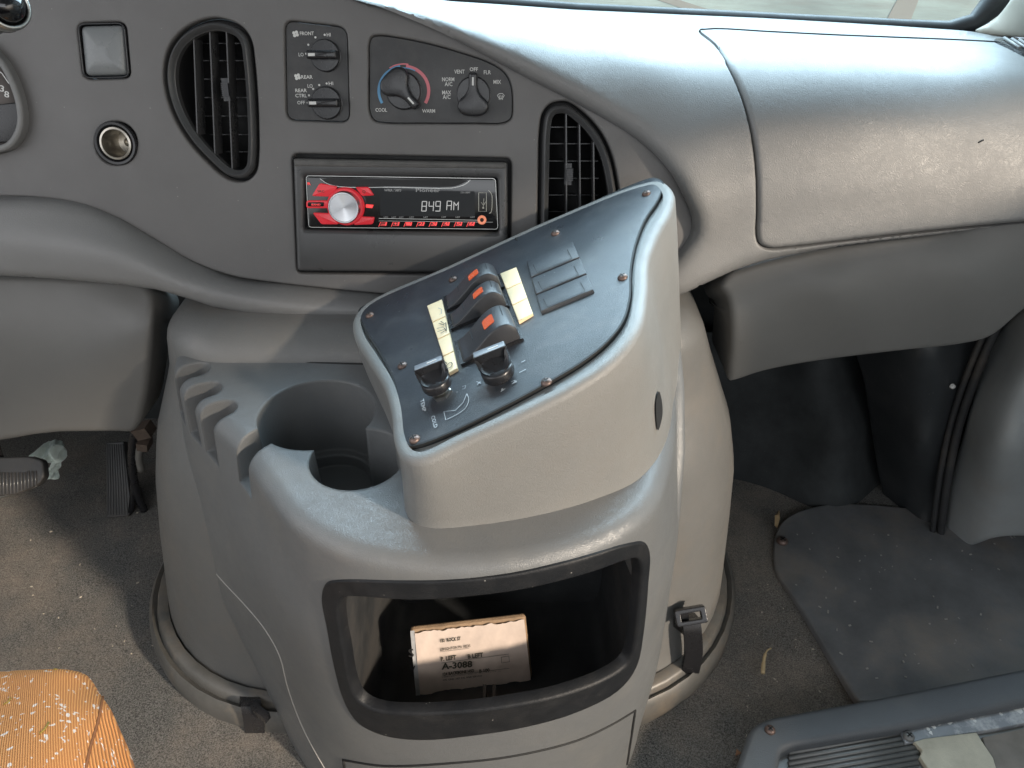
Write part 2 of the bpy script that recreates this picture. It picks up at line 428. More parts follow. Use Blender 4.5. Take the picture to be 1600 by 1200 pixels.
# carpet
def carpet(name, base, dirtc):
    m = bpy.data.materials.new(name); m.use_nodes = True; N = m.node_tree.nodes; L = m.node_tree.links; b = N['Principled BSDF']
    tc = N.new('ShaderNodeTexCoord')
    def nz(s, d=4, r=.6):
        n = N.new('ShaderNodeTexNoise'); n.inputs['Scale'].default_value = s; n.inputs['Detail'].default_value = d; n.inputs['Roughness'].default_value = r; L.new(tc.outputs['Object'], n.inputs['Vector']); return n
    def cr(src, stops):
        r = N.new('ShaderNodeValToRGB'); e = r.color_ramp.elements
        e[0].position, e[0].color = stops[0][0], (*stops[0][1], 1); e[1].position, e[1].color = stops[1][0], (*stops[1][1], 1)
        L.new(src, r.inputs[0]); return r
    fib = nz(620, 3, .8); big = nz(4.2, 8, .66); mid = nz(30, 5, .7)
    c1 = cr(fib.outputs[0], [(.38, tuple(x * .25 for x in base)), (.64, tuple(x * 2.1 for x in base))])
    c2 = cr(fib.outputs[0], [(.36, tuple(x * .55 for x in dirtc)), (.66, tuple(x * 1.5 for x in dirtc))])
    f = cr(big.outputs[0], [(.42, (0, 0, 0)), (.60, (1, 1, 1))]); f2 = cr(mid.outputs[0], [(.3, (.45,)*3), (.7, (1,)*3)])
    mu = N.new('ShaderNodeMath'); mu.operation = 'MULTIPLY'; L.new(f.outputs[0], mu.inputs[0]); L.new(f2.outputs[0], mu.inputs[1])
    mx = N.new('ShaderNodeMix'); mx.data_type = 'RGBA'; L.new(mu.outputs[0], mx.inputs[0]); L.new(c1.outputs[0], mx.inputs[6]); L.new(c2.outputs[0], mx.inputs[7])
    L.new(mx.outputs[2], b.inputs['Base Color']); b.inputs['Roughness'].default_value = .95; b.inputs['Specular IOR Level'].default_value = .1
    b.inputs['Sheen Weight'].default_value = .15
    bp = N.new('ShaderNodeBump'); bp.inputs['Strength'].default_value = .9; bp.inputs['Distance'].default_value = .003; L.new(fib.outputs[0], bp.inputs['Height']); L.new(bp.outputs[0], b.inputs['Normal'])
    return m
M['carpet'] = carpet('grey_carpet', (.12, .118, .112), (.27, .232, .195))
# brushed disc
def disc_mat(center, X, Y):
    m = bpy.data.materials.new('spun_metal'); m.use_nodes = True; N = m.node_tree.nodes; L = m.node_tree.links; b = N['Principled BSDF']
    b.inputs['Metallic'].default_value = 1; b.inputs['Base Color'].default_value = (.62, .63, .65, 1); b.inputs['Roughness'].default_value = .32
    b.inputs['Anisotropic'].default_value = .9
    tg = N.new('ShaderNodeTangent'); tg.direction_type = 'RADIAL'; tg.axis = 'Y'; L.new(tg.outputs[0], b.inputs['Tangent'])
    return m
def glassy():
    m = bpy.data.materials.new('window_glass'); m.use_nodes = True; N = m.node_tree.nodes; L = m.node_tree.links
    N.remove(N['Principled BSDF']); t = N.new('ShaderNodeBsdfTransparent'); g = N.new('ShaderNodeBsdfGlossy'); g.inputs['Roughness'].default_value = .02
    t.inputs[0].default_value = (.88, .95, .93, 1)
    mx = N.new('ShaderNodeMixShader'); mx.inputs[0].default_value = .06; L.new(t.outputs[0], mx.inputs[1]); L.new(g.outputs[0], mx.inputs[2]); L.new(mx.outputs[0], N['Material Output'].inputs[0]); return m
M['glass'] = glassy()
def fabric():
    m = bpy.data.materials.new('orange_fabric'); m.use_nodes = True; N = m.node_tree.nodes; L = m.node_tree.links; b = N['Principled BSDF']
    tc = N.new('ShaderNodeTexCoord'); mp = N.new('ShaderNodeMapping'); mp.inputs['Rotation'].default_value = (0, 0, R(-28)); L.new(tc.outputs['Object'], mp.inputs[0])
    mp2 = N.new('ShaderNodeMapping'); mp2.inputs['Scale'].default_value = (1, .6, .6); L.new(mp.outputs[0], mp2.inputs[0])
    wv = N.new('ShaderNodeTexWave'); wv.inputs['Scale'].default_value = 240; wv.inputs['Distortion'].default_value = .6; wv.inputs['Detail'].default_value = 1; L.new(mp.outputs[0], wv.inputs[0])
    vo = N.new('ShaderNodeTexVoronoi'); vo.inputs['Scale'].default_value = 230; nd = N.new('ShaderNodeTexNoise'); nd.inputs['Scale'].default_value = 190; L.new(tc.outputs['Object'], nd.inputs[0])
    va = N.new('ShaderNodeVectorMath'); va.operation = 'MULTIPLY_ADD'; va.inputs[1].default_value = (.010,) * 3; L.new(nd.outputs['Color'], va.inputs[0]); L.new(mp2.outputs[0], va.inputs[2]); L.new(va.outputs[0], vo.inputs[0])
    nz = N.new('ShaderNodeTexNoise'); nz.inputs['Scale'].default_value = 260; L.new(tc.outputs['Object'], nz.inputs[0])
    ad = N.new('ShaderNodeMath'); ad.operation = 'MULTIPLY_ADD'; L.new(nz.outputs[0], ad.inputs[0]); ad.inputs[1].default_value = .75; L.new(vo.outputs['Distance'], ad.inputs[2])
    r = N.new('ShaderNodeValToRGB'); e = r.color_ramp.elements; e[0].position = .56; e[0].color = (.8, .8, .8, 1); e[1].position = .64; e[1].color = (0, 0, 0, 1); L.new(ad.outputs[0], r.inputs[0])
    sel = N.new('ShaderNodeMath'); sel.operation = 'GREATER_THAN'; sel.inputs[1].default_value = .35; L.new(vo.outputs['Color'], sel.inputs[0])
    mu = N.new('ShaderNodeMath'); mu.operation = 'MULTIPLY'; L.new(r.outputs[0], mu.inputs[0]); L.new(sel.outputs[0], mu.inputs[1])
    wr = N.new('ShaderNodeValToRGB'); e = wr.color_ramp.elements; e[0].color = (.36, .13, .035, 1); e[1].color = (.58, .25, .075, 1); e[0].position = .15; L.new(wv.outputs[0], wr.inputs[0])
    fc = N.new('ShaderNodeMix'); fc.data_type = 'RGBA'; fc.inputs[6].default_value = (.62, .62, .62, 1); fc.inputs[7].default_value = (.72, .55, .42, 1); L.new(nz.outputs[0], fc.inputs[0])
    mx = N.new('ShaderNodeMix'); mx.data_type = 'RGBA'; L.new(mu.outputs[0], mx.inputs[0]); L.new(wr.outputs[0], mx.inputs[6]); L.new(fc.outputs[2], mx.inputs[7])
    L.new(mx.outputs[2], b.inputs['Base Color']); b.inputs['Roughness'].default_value = .85
    bp = N.new('ShaderNodeBump'); bp.inputs['Strength'].default_value = .7; bp.inputs['Distance'].default_value = .0012; L.new(wv.outputs[0], bp.inputs['Height']); L.new(bp.outputs[0], b.inputs['Normal'])
    return m
M['fabric'] = fabric()

# ================================================================== THE SETTING
v = []; f = []
nx, ny = 90, 90
for j in range(ny + 1):
    for i in range(nx + 1):
        x = -1.0 + 2.0 * i / nx; y = -.6 + 1.68 * j / ny
        z = .004 * math.sin(x * 9 + 2 * math.sin(y * 5)) * math.cos(y * 8 + x * 3) + .0025 * math.sin(x * 23 + y * 17) - .003
        # soft swell of the carpet next to the engine cover on the driver's side
        z += .02 * math.exp(-((x + .62) ** 2 / .02 + (y - .45) ** 2 / .03))
        v.append((x, y, z))
for j in range(ny):
    for i in range(nx): a = j*(nx+1)+i; f.append((a, a+1, a+nx+2, a+nx+1))
tag(obj('floor', v, f, M['carpet'], None), kind='structure')
# firewall and closed body round the footwells
mb = MB(); mb.box((0, 1.09, .3), (1,0,0), (0,1,0), (0,0,1), 2.2, .03, .66)
tag(mb.go('wall_firewall', M['lining'], smooth=False), kind='structure')
mb = MB(); mb.box((0, .93, .50), (1,0,0), (0,1,0), (0,0,1), 1.96, .30, .01)
tag(mb.go('light_block_shelf', M['lining'], smooth=False), kind='structure')  # unseen shelf added to keep light behind the dash out of the footwells
mb = MB(); mb.box((-.95, .2, .2), (1,0,0), (0,1,0), (0,0,1), .03, 1.7, .5)
tag(mb.go('wall_left', M['headliner'], smooth=False), kind='structure')
mb = MB(); mb.box((.98, .2, .2), (1,0,0), (0,1,0), (0,0,1), .03, 1.7, .5)
tag(mb.go('wall_right', M['headliner'], smooth=False), kind='structure')
# roof with side headers and pillars; the windscreen, doors and rear stay open
mb = MB(); mb.box((0, -.55, 1.42), (1,0,0), (0,1,0), (0,0,1), 2.1, 2.5, .04)
tag(mb.go('ceiling', M['headliner'], smooth=False), kind='structure')
# right door frame: slanting pillar and header
out = [(1.25, .62), (.85, .78), (.454, .863), (.12, 1.013), (-.06, 1.07), (-.5, 1.12), (-1.6, 1.12), (-1.6, 1.40), (.7, 1.40), (1.25, .9)]
mb = MB(); mb.loft([[Vector((.90, y, z)) for y, z in out], [Vector((.94, y, z)) for y, z in out]])
tag(mb.go('wall_door_frame', M['headliner'], smooth=False), kind='structure')
out = [(.12, .866), (.21, .852), (.33, .795), (.6, .72), (1.2, .72), (1.2, .27), (.5, .27), (.22, .50)]
mb = MB(); mb.loft([[Vector((.90, y, z)) for y, z in out], [Vector((.95, y, z)) for y, z in out]])
tag(mb.go('sun_blocker', M['headliner'], smooth=False), kind='structure')  # unseen sheet added to keep sun off the knee panel and footwell
# outside ground
mo = mat('parking_lot_asphalt', (.62, .76, .79), .85, mottle=.3, mscale=.5, dirt=(.5, .5, .5), dscale=1.2, damt=.5)
mb = MB(); mb.add([(-80, 1.6, -.75), (80, 1.6, -.75), (80, 150, -.75), (-80, 150, -.75)], [(0, 1, 2, 3)])
tag(mb.go('ground', mo, smooth=False), kind='structure')
for a, b, w, lab in (((1015, -10), (1135, 30), .13, 'long white parking bay line, the left one beyond the windscreen'), ((1425, -14), (1402, 36), .12, 'short white parking bay line, the right one beyond the windscreen')):
    A = onZ(*a, -.746); B = onZ(*b, -.746); d = (B - A).normalized(); q = Vector((-d.y, d.x, 0)) * w
    mb = MB(); mb.add([A + q, A - q, B - q, B + q], [(0, 1, 2, 3)])
    tag(mb.go('parking_line', M['white'], smooth=False), lab, 'road marking', 'parking bay lines')
A = onZ(1180, -6, -.7)

# ================================================================== DASHBOARD
FP = Plane(onY(628, 312, .691), (0, -math.cos(R(15)), math.sin(R(15))))
def face_s(px, py):
    p = FP.hit(px, py); e = max(0, abs(p.x + .12) - .20)
    return FP.hit(px, py, -.35 * e * e)
def fy(px, py): return FP.hit(px, py).y
dash = thing('dashboard', (0, .75, 0), 'wide grey dashboard with dark instrument face, round air vents and padded top', 'dashboard')

seam = [(548, -3), (620, 18), (700, 48), (780, 88), (860, 130), (940, 172), (1000, 212), (1045, 262), (1075, 310), (1089, 345), (1088, 370), (1070, 395), (1040, 420), (990, 440)]
low = [(900, 455), (760, 462), (640, 462), (560, 456), (500, 450), (430, 442), (360, 431), (300, 409), (240, 374), (180, 340), (120, 318), (60, 309), (0, 307), (-80, 306), (-160, 306)]
inner = spl(seam + low, 6, closed=False)
face_out = inner + [(-160, -120), (300, -120), (430, -60)]
ventL = spl([(330, 28), (352, 30), (378, 42), (392, 62), (398, 100), (402, 150), (404, 200), (404, 240), (400, 268), (388, 281), (372, 284), (352, 278), (325, 255), (295, 222), (270, 180), (256, 130), (258, 90), (272, 60), (298, 38)], 5)
ventR = spl([(878, 158), (890, 160), (915, 178), (938, 204), (955, 238), (965, 280), (970, 330), (965, 420), (950, 445), (860, 445), (842, 420), (840, 350), (841, 270), (843, 200), (848, 176), (860, 162)], 5)
panF = rnd([(445, 33), (518, 36), (543, 48), (545, 190), (455, 190), (443, 175)], [12, 14, 14, 12, 14, 12])
panF = rnd([(444, 31), (542, 42), (546, 191), (447, 188)], [16, 18, 14, 16])
panC = spl([(577, 175), (576, 140), (576, 100), (576, 70), (580, 58), (592, 55), (620, 58), (670, 68), (720, 82), (765, 98), (788, 113), (799, 135), (801, 165), (799, 184), (788, 192), (740, 193), (660, 193), (600, 192), (584, 188)], 4)
radH = rnd([(456, 240), (799, 247), (797, 430), (464, 427)], [10, 10, 6, 8])
lit = [(181 + 33 * math.cos(a), 224 + 34 * math.sin(a)) for a in np.linspace(0, 2*math.pi, 28, endpoint=False)]
btn = rnd([(120, 36), (196, 34), (204, 122), (130, 124)], [14, 14, 12, 14])
gau = spl([(-80, 60), (-30, 62), (5, 90), (28, 130), (40, 175), (38, 205), (22, 230), (0, 238), (-80, 240)], 5)
dface = patch('instrument_face', face_out, face_s, M['face'], dash, sp=16, bev=.002, thick=.02, holes=[ventL, ventR, panF, panC, radH, lit, btn, gau], hbev=.0022, hwall=.012)

# padded skin
def F_(a, b, k=.016): return fy(a, b) - k
COLS = [
 (-200, [-200,-170,-150,-130,-100,150,309,380,438], [1,.9,.82,.785,F_(0,-100),F_(0,150),F_(0,309,.010),.656,.654]),
 (60,   [-190,-160,-140,-120,-95,150,309,380,440], [1,.9,.82,.785,F_(60,-95),F_(60,150),F_(60,309,.010),.656,.654]),
 (180,  [-150,-130,-112,-98,-80,170,341,400,452], [1,.9,.82,.785,F_(180,-80),F_(180,170),F_(180,341,.010),.650,.650]),
 (300,  [-110,-95,-82,-70,-55,190,410,448,475], [1,.9,.82,.782,F_(300,-55),F_(300,190),F_(300,410,.010),.646,.646]),
 (430,  [-70,-58,-46,-36,-25,210,442,475,500], [1,.9,.815,.775,F_(430,-25),F_(430,210),F_(430,442,.010),.643,.643]),
 (560,  [-28,-22,-14,-6,2,230,457,484,508], [1,.9,.81,.765,F_(560,2),F_(560,230),F_(560,457,.010),.643,.643]),
 (700,  [2,8,16,26,47,270,460,486,511], [1,.89,.80,.745,F_(700,47),F_(700,270),F_(700,460,.010),.644,.644]),
 (800,  [10,22,36,56,97,290,457,484,509], [1,.885,.79,.735,F_(800,97),F_(800,290),F_(800,457,.010),.646,.646]),
 (900,  [17,32,50,80,150,310,452,478,505], [1,.90,.81,.738,F_(900,150),F_(900,310),F_(900,452,.010),.650,.650]),
 (1000, [22,40,62,100,212,330,438,462,486], [1,.90,.815,.738,F_(1000,212),F_(1000,330),.663,.658,.654]),
 (1075, [26,44,68,110,205,310,402,434,462], [1,.90,.815,.740,.694,F_(1075,310,.018),.667,.661,.656]),
 (1150, [29,46,70,112,190,295,372,406,428], [1,.90,.815,.745,.703,.683,.674,.668,.664]),
 (1300, [37,52,74,112,180,280,340,372,392], [1,.90,.82,.752,.713,.690,.682,.676,.672]),
 (1450, [47,60,82,120,185,275,330,356,372], [1,.90,.825,.760,.722,.699,.690,.685,.681]),
 (1600, [60,72,92,130,195,275,320,338,352], [1,.905,.83,.768,.732,.709,.701,.697,.693]),
 (1780, [78,90,110,148,210,285,315,328,338], [1,.905,.84,.785,.750,.728,.72,.716,.712])]
CX = np.array([c[0] for c in COLS], float); CR = np.array([c[1] for c in COLS], float); CY_ = np.array([c[2] for c in COLS], float)
def herm(xs, V, x):
    i = int(np.clip(np.searchsorted(xs, x) - 1, 0, len(xs) - 2)); h = xs[i+1] - xs[i]; t = min(max((x - xs[i]) / h, -.3), 1.3)
    def m(k):
        if k == 0: return (V[1] - V[0]) / (xs[1] - xs[0])
        if k == len(xs) - 1: return (V[-1] - V[-2]) / (xs[-1] - xs[-2])
        a = (V[k] - V[k-1]) / (xs[k] - xs[k-1]); b = (V[k+1] - V[k]) / (xs[k+1] - xs[k]); w = (xs[k] - xs[k-1]) / (xs[k+1] - xs[k-1])
        return a * (1 - w) + b * w
    t2 = t*t; t3 = t2*t
    return (2*t3-3*t2+1)*V[i] + (t3-2*t2+t)*h*m(i) + (-2*t3+3*t2)*V[i+1] + (t3-t2)*h*m(i+1)
_cache = {}
def profile(px):
    k = round(px * 4)
    if k in _cache: return _cache[k]
    rows = herm(CX, CR, px); ys = herm(CX, CY_, px); pts = []
    for r_, y in zip(rows, ys):
        d = ray(px, r_); pts.append((y, CAM.z + d.z / d.y * y))
    q = np.array(spl(pts, 14, closed=False))
    sl = (q[:, 1] - CAM.z) / q[:, 0]            # dz/dy of the ray through each sample
    # row from slope: d = FW + UP*v ; dz/dy = (-s + c v)/(c + s v)
    s_, c_ = math.sin(PITCH), math.cos(PITCH); v_ = (sl * c_ + s_) / (c_ - sl * s_); rw = 600 - v_ * FPX
    o = np.argsort(rw); _cache[k] = (rw[o], q[o, 0]); return _cache[k]
def pad_y(px, py):
    a, b = profile(px); return float(np.interp(py, a, b))
padS = lambda px, py: onY(px, py, .5 * (pad_y(round(px*4)/4 + 0, py - 1.5) + pad_y(round(px*4)/4, py + 1.5)))
pad_out = inner + [(-160, 436), (-80, 437), (0, 438), (70, 442), (130, 447), (190, 453), (240, 460), (290, 474), (330, 487), (390, 498), (450, 503), (560, 508), (700, 512), (900, 505), (1000, 485), (1075, 462), (1120, 441), (1160, 424), (1200, 411), (1300, 392), (1450, 372), (1600, 352), (1750, 332), (1750, 75), (1600, 60), (1520, 50), (1400, 42), (1200, 30.5), (900, 17.5), (780, 9), (700, 4), (640, -4), (600, -10), (570, -12), (552, -9)]
glove = spl([(1094, 49), (1118, 70), (1143, 108), (1163, 155), (1177, 210), (1184, 270), (1185, 330), (1184, 365), (1188, 380), (1202, 387), (1230, 386), (1300, 378), (1400, 366), (1500, 355), (1600, 345), (1735, 328), (1742, 310), (1742, 100), (1735, 84), (1680, 77), (1600, 71), (1500, 65), (1400, 61), (1300, 57), (1200, 52), (1120, 47), (1100, 46)], 4)
pad = patch('padded_skin', pad_out, padS, M['pad'], dash, sp=13, bev=.013, thick=.03, holes=[inset(glove, -2.2)], hbev=.003, hwall=.02, fine=(110, 4.5), bymax=.76, bevf=lambda x, y: .04 + .96 * min(max((x - 590) / 220, 0), 1) if y < 200 else 1.0, sdir=Vector((0, .995, -.1)))
gd = patch('glove_box_door', glove, padS, M['pad'], dash, sp=13, bev=.0045, thick=.012, off=.0014, fine=(125, 5), bymax=.80)
q = [padS(a, b) + Vector((0, -.0004, .0016)) for a, b in dens(spl([(1094, 49), (1120, 47.5), (1200, 52), (1300, 57), (1400, 61), (1500, 65), (1590, 70)], 4, False), 8, False)]
mb = MB(); mb.tube(q, .0012, 6); mb.go('door_gap', M['groove'], gd)
# scuff on the glove box
mb = MB(); p = padS(1530, 222); mb.box(p + Vector((0, -.0015, .001)), (1, 0, .6), (0, 1, 0), (-.6, 0, 1), .006, .001, .0012); mb.go('scuff_mark', M['groove'], gd)

leak_outline = [(-160, -60), (520, 40), (640, 75), (760, 130), (900, 190), (1000, 250), (1080, 330), (1150, 400), (1075, 440), (900, 480), (560, 490), (330, 466), (240, 446), (130, 434), (0, 426), (-160, 426)]
mb = MB(); mb.slab(FP, FP.uvs(leak_outline), -.062, -.058); mb.go('light_leak_blocker', M['blackm'], dash, smooth=False)  # black sheet added behind the face to stop light leaking through gaps
# knee panels
t = TPS([(-100, 440, .69), (200, 450, .69), (-100, 500, .668), (210, 500, .668), (-100, 680, .655), (210, 680, .655), (60, 590, .660)])
patch('knee_panel', spl([(-100, 425), (0, 428), (120, 432), (218, 440), (236, 455), (239, 480), (236, 550), (226, 630), (215, 668), (205, 677), (180, 677), (90, 678), (-100, 682)], 5), t.surf(), M['knee'], dash, sp=14, bev=.007, thick=.05)
t = TPS([(1130, 440, .700), (1300, 392, .705), (1500, 365, .712), (1700, 340, .72), (1130, 500, .680), (1300, 450, .685), (1500, 425, .693), (1700, 400, .705), (1140, 600, .695), (1300, 560, .705), (1500, 545, .718), (1700, 480, .735)], lam=.002)
patch('knee_panel', spl([(1126, 446), (1135, 430), (1160, 418), (1300, 384), (1450, 364), (1720, 330), (1720, 425), (1660, 448), (1600, 487), (1570, 513), (1545, 530), (1500, 541), (1400, 552), (1260, 570), (1190, 584), (1150, 597), (1140, 598), (1139, 585), (1143, 540), (1143, 490), (1136, 462)], 5), t.surf(), M['kneeR'], dash, sp=14, bev=.007, thick=.06)
# thin trim lip at the far left under the pad
t = TPS([(-100, 436, .66), (60, 440, .66), (240, 460, .665), (60, 452, .665), (-50, 450, .665)])

# --- air vents
def vent(outline, vanes, tab, cross, inward=8):
    uo = FP.uvs(outline); o1 = inset(uo, .0030); o2 = inset(uo, .0072); o3 = inset(uo, .0125); o4 = inset(uo, .0135)
    mb = MB(); mb.loft([[FP.pt(u, v_, -.012) for u, v_ in o1], [FP.pt(u, v_, -.002) for u, v_ in inset(uo, .0031)], [FP.pt(u, v_, .0022) for u, v_ in inset(uo, .0045)], [FP.pt(u, v_, .0032) for u, v_ in inset(uo, .006)], [FP.pt(u, v_, .001) for u, v_ in inset(uo, .0085)],
        [FP.pt(u, v_, -.001) for u, v_ in inset(uo, .0092)], [FP.pt(u, v_, -.0015) for u, v_ in inset(uo, .0100)], [FP.pt(u, v_, -.008) for u, v_ in inset(uo, .0104)]], False, False)
    bz = mb.go('air_vent', M['face_v'], dash, sharp=40)
    mb = MB(); mb.loft([[FP.pt(u, v_, -.0075) for u, v_ in inset(uo, .0102)], [FP.pt(u, v_, -.055) for u, v_ in inset(uo, .0108)]], False, True); mb.go('duct', M['blackm'], bz)
    # dark gap round the bezel
    mb = MB(); mb.ring(FP, inset(uo, -.001), inset(uo, .008), -.016, -.0112); mb.go('duct_rim', M['blackm'], bz)
    for pts in vanes:
        a = FP.at(*pts[0]); b = FP.at(*pts[1]); d = (b - a).normalized(); side = d.cross(FP.N); mb = MB()
        rings = []
        for k in (0, 1):
            c = (a, b)[k]
            rings.append([c + side * s_ * .0011 + FP.N * h for s_, h in ((-.5, -.0035), (.5, -.0035), (.9, -.007), (.9, -.022), (-.9, -.022), (-.9, -.007))])
        mb.loft(rings); mb.go('vane', M['vane'], bz, sharp=40)
    for (x0, x1, y) in cross:
        a = FP.at(x0, y, -.034); b = FP.at(x1, y, -.034); mb = MB(); c = (a + b) / 2
        mb.box(c, FP.X, FP.Y, FP.N, (b - a).length, .0009, .010); mb.go('cross_vane', M['blackp'], bz, smooth=False)
    c = FP.at(*tab, -.004); mb = MB()
    mb.box(c - FP.X * .001 - FP.N * .006, FP.X, FP.Y, FP.N, .0065, .0195, .010)
    mb.box(c + FP.N * .0005, FP.X, FP.Y, FP.N, .0055, .011, .008)
    for k in range(7): mb.box(c + FP.Y * (k - 3) * .0017 + FP.N * .0045, FP.X, FP.Y, FP.N, .0062, .0008, .002)
    mb.go('thumb_tab', M['rocker'], bz, smooth=False)
    return bz
M['face_v'] = mat('vent_bezel_plastic', (.062, .062, .063), .32, grain=.15, mottle=.1)
M['vane'] = mat('vane_plastic', (.06, .06, .062), .3, mottle=.1)
vl = vent(ventL, [((300, 58), (306, 214)), ((325, 42), (334, 252)), ((351, 40), (361, 270))], (352, 140), [(285, 392, y) for y in (64, 92, 122, 152, 182, 212, 240)])
tag(vl, 'left D-shaped air vent with upright vanes, beside the square blank button')
vr = vent(ventR, [((885, 172), (886, 430)), ((906, 190), (908, 430)), ((928, 222), (930, 430))], (890, 273), [(860, 940, y) for y in (200, 227, 255, 283, 310, 337, 364)])
tag(vr, 'right air vent half hidden behind the switch pod')

# --- square blank button and lighter socket
uo = FP.uvs(inset(btn, 3.2)); 
mb = MB(); mb.ring(FP, FP.uvs(inset(btn, .8)), uo, -.010, .0012, .0008, .0008); bf = mb.go('blank_button', M['blackp'], dash, sharp=50)
cx = sum(u for u, _ in uo) / len(uo); cy = sum(v_ for _, v_ in uo) / len(uo); rings = []
q0 = inset(uo, .001)
for s_ in (1, .97, .9, .8, .65, .45, .2):
    rings.append([FP.pt(cx + (u - cx) * s_, cy + (v_ - cy) * s_, -.002 + .007 * math.sqrt(max(1 - s_**2.2, 0)) * (0.55 + .75 * max(0, min(1, .5 - (cy + (v_ - cy) * s_ - cy) / .05)))) for u, v_ in q0])
mb = MB(); mb.loft([[FP.pt(u, v_, -.01) for u, v_ in q0]] + rings); mb.go('button_cap', mat('button_plastic', (.19, .20, .205), .3, mottle=.08, grain=.2), bf, sharp=60)
c = FP.at(181, 224); mb = MB()
mb.lathe(c, FP.N, [(.0185, -.01), (.0195, .0005), (.0185, .0022), (.0165, .002), (.0155, -.001), (.0145, -.002), (.0145, -.011)], 36); ls = mb.go('lighter_socket', M['blackp'], dash, sharp=50)
mb = MB(); mb.lathe(c, FP.N, [(.0148, -.004), (.0143, .0012), (.0125, .0016), (.0118, .0002), (.0118, -.030), (.0001, -.031)], 32); mb.go('socket_liner', M['brass'], ls, sharp=50)
mb = MB(); mb.lathe(c, FP.N, [(.004, -.032), (.004, -.024), (.003, -.023), (.0001, -.023)], 12); mb.box(c + FP.X*.006 - FP.N*.018, FP.X, FP.Y, FP.N, .002, .006, .012); mb.go('contact', M['brass'], ls)

# --- gauge cluster edge
gu = FP.uvs(gau); mb = MB(); mb.ring(FP, gu, inset(gu, .006), -.012, .005, .0025, .0025); gc = mb.go('gauge_bezel', M['pad'], dash, sharp=60)
mb = MB(); mb.slab(FP, inset(gu, .004), -.014, -.006); mb.go('gauge_dial', mat('gauge_face', (.12, .105, .10), .5, mottle=.1), gc)
GP = Plane(FP.P - FP.N * .006, FP.N); mb = MB()
text(mb, '3', GP, (0, 142), (7, 144), 9); text(mb, '8', GP, (7, 151), (15, 153), 9); stroke(mb, GP, [(-10, 104), (4, 115), (14, 130), (19, 132)], 1.6)
mb.go('gauge_numerals', M['white'], gc, smooth=False)
mb = MB(); mb.slab(GP, GP.uvs([(-40, 168), (30, 160), (34, 200), (18, 222), (-40, 225)]), .001, .003, .001); mb.go('gauge_shroud', M['blackp'], gc)

# --- control panels
def panel(outline, name, lab):
    u = FP.uvs(outline); mb = MB(); mb.slab(FP, inset(u, .0008), -.012, -.0030)
    p = mb.go(name, M['panel'], dash, sharp=40); tag(p, lab); return p
PP = Plane(FP.P - FP.N * .0030, FP.N)
pf = panel(panF, 'fan_control_panel', 'upright fan panel with FRONT and REAR knobs')
pc = panel(panC, 'climate_control_panel', 'wide climate panel with temperature and vent knobs')
mb = MB()
for s_, a, b, cap in [('FRONT', (469, 55), (491, 55), 5), ('HI', (511, 57), (517, 57), 5), ('LO', (467, 88), (475, 88), 5), ('REAR', (471, 123), (489, 123), 5), ('HI', (514, 133), (521, 133), 5), ('LO', (481, 137), (489, 137), 5),
    ('REAR', (462, 144), (480, 144), 5), ('CTRL', (462, 152), (480, 152), 5), ('OFF', (465, 163), (477, 163), 5)]: text(mb, s_, PP, a, b, cap)
for a, b in [(482, 70), (493, 58.5), (507.5, 54.5), (478.5, 84), (489.5, 139), (499, 133), (510.5, 130.5), (483, 149), (481, 160.5)]:
    mb.lathe(PP.at(a, b), PP.N, [(.0009, 0), (.0009, .0006)], 10)
for cx, cy in ((462, 53), (465, 120)):
    for k in range(4):
        an = k * math.pi / 2 + .5; mb.lathe(PP.at(cx + 3.0 * math.cos(an), cy + 3.0 * math.sin(an)), PP.N, [(.0014, 0), (.0014, .0006)], 8)
mb.go('lettering', M['white'], pf, smooth=False)
def dial(cx, cy, rpx, angle, parent, kind):
    """round knob with raised grip; angle = pointer direction in px space"""
    c = PP.at(cx, cy); t = (c - CAM).dot(FW); r = rpx * t / FPX
    d = (PP.at(cx + 20 * math.cos(angle), cy + 20 * math.sin(angle)) - c).normalized(); s_ = PP.N.cross(d)
    mb = MB(); mb.lathe(c, PP.N, [(r*1.05, 0), (r*1.05, .0012), (r, .0014), (r, .004), (r*.96, .0048), (r*.5, .005), (.0001, .005)], 36)
    k = mb.go('knob', M['blackp'], parent, sharp=40)
    LP = Plane(c, PP.N, d)
    if kind == 'bar':
        o = rnd([(r*1.08, r*.28), (-r*.95, r*.34), (-r*.95, -r*.62), (-r*.2, -r*.90), (r*.6, -r*.7), (r*1.0, -r*.35)], r*.15, 4)
        o = rnd([(r*1.06, r*.26), (-r*.96, r*.26), (-r*.96, -r*.28), (r*1.06, -r*.28)], r*.14, 4)
    else:
        o = spl([(r*1.22, r*.0), (r*1.18, r*.22), (r*.45, r*.26), (r*.0, r*.46), (-r*.35, r*.82), (-r*.75, r*.92), (-r*1.12, r*.62), (-r*1.22, 0), (-r*1.12, -r*.62), (-r*.75, -r*.92), (-r*.35, -r*.82), (0, -r*.46), (r*.45, -r*.26), (r*1.18, -r*.22)], 4)
    hh = .0155 if kind == 'bar' else .014
    mb = MB(); mb.slab(LP, o, .004, hh, .0022); mb.go('grip', M['blackp'], k, sharp=45)
    mb = MB(); mb.slab(LP, [(r*.50, -r*.05), (r*.95, -r*.05), (r*.95, r*.05), (r*.50, r*.05)] if kind != 'bar' else [(r*.45, -r*.09), (r*.9, -r*.09), (r*.9, r*.09), (r*.45, r*.09)], hh, hh + .0003); mb.go('pointer_mark', M['white'], k, smooth=False)
    return k
dial(509, 87, 23, math.pi, pf, 'bar'); dial(511, 161, 23.5, math.pi, pf, 'bar')
dial(631, 142, 27, R(48), pc, 'tri'); dial(740, 148, 26, R(-90), pc, 'tri')
mb = MB()
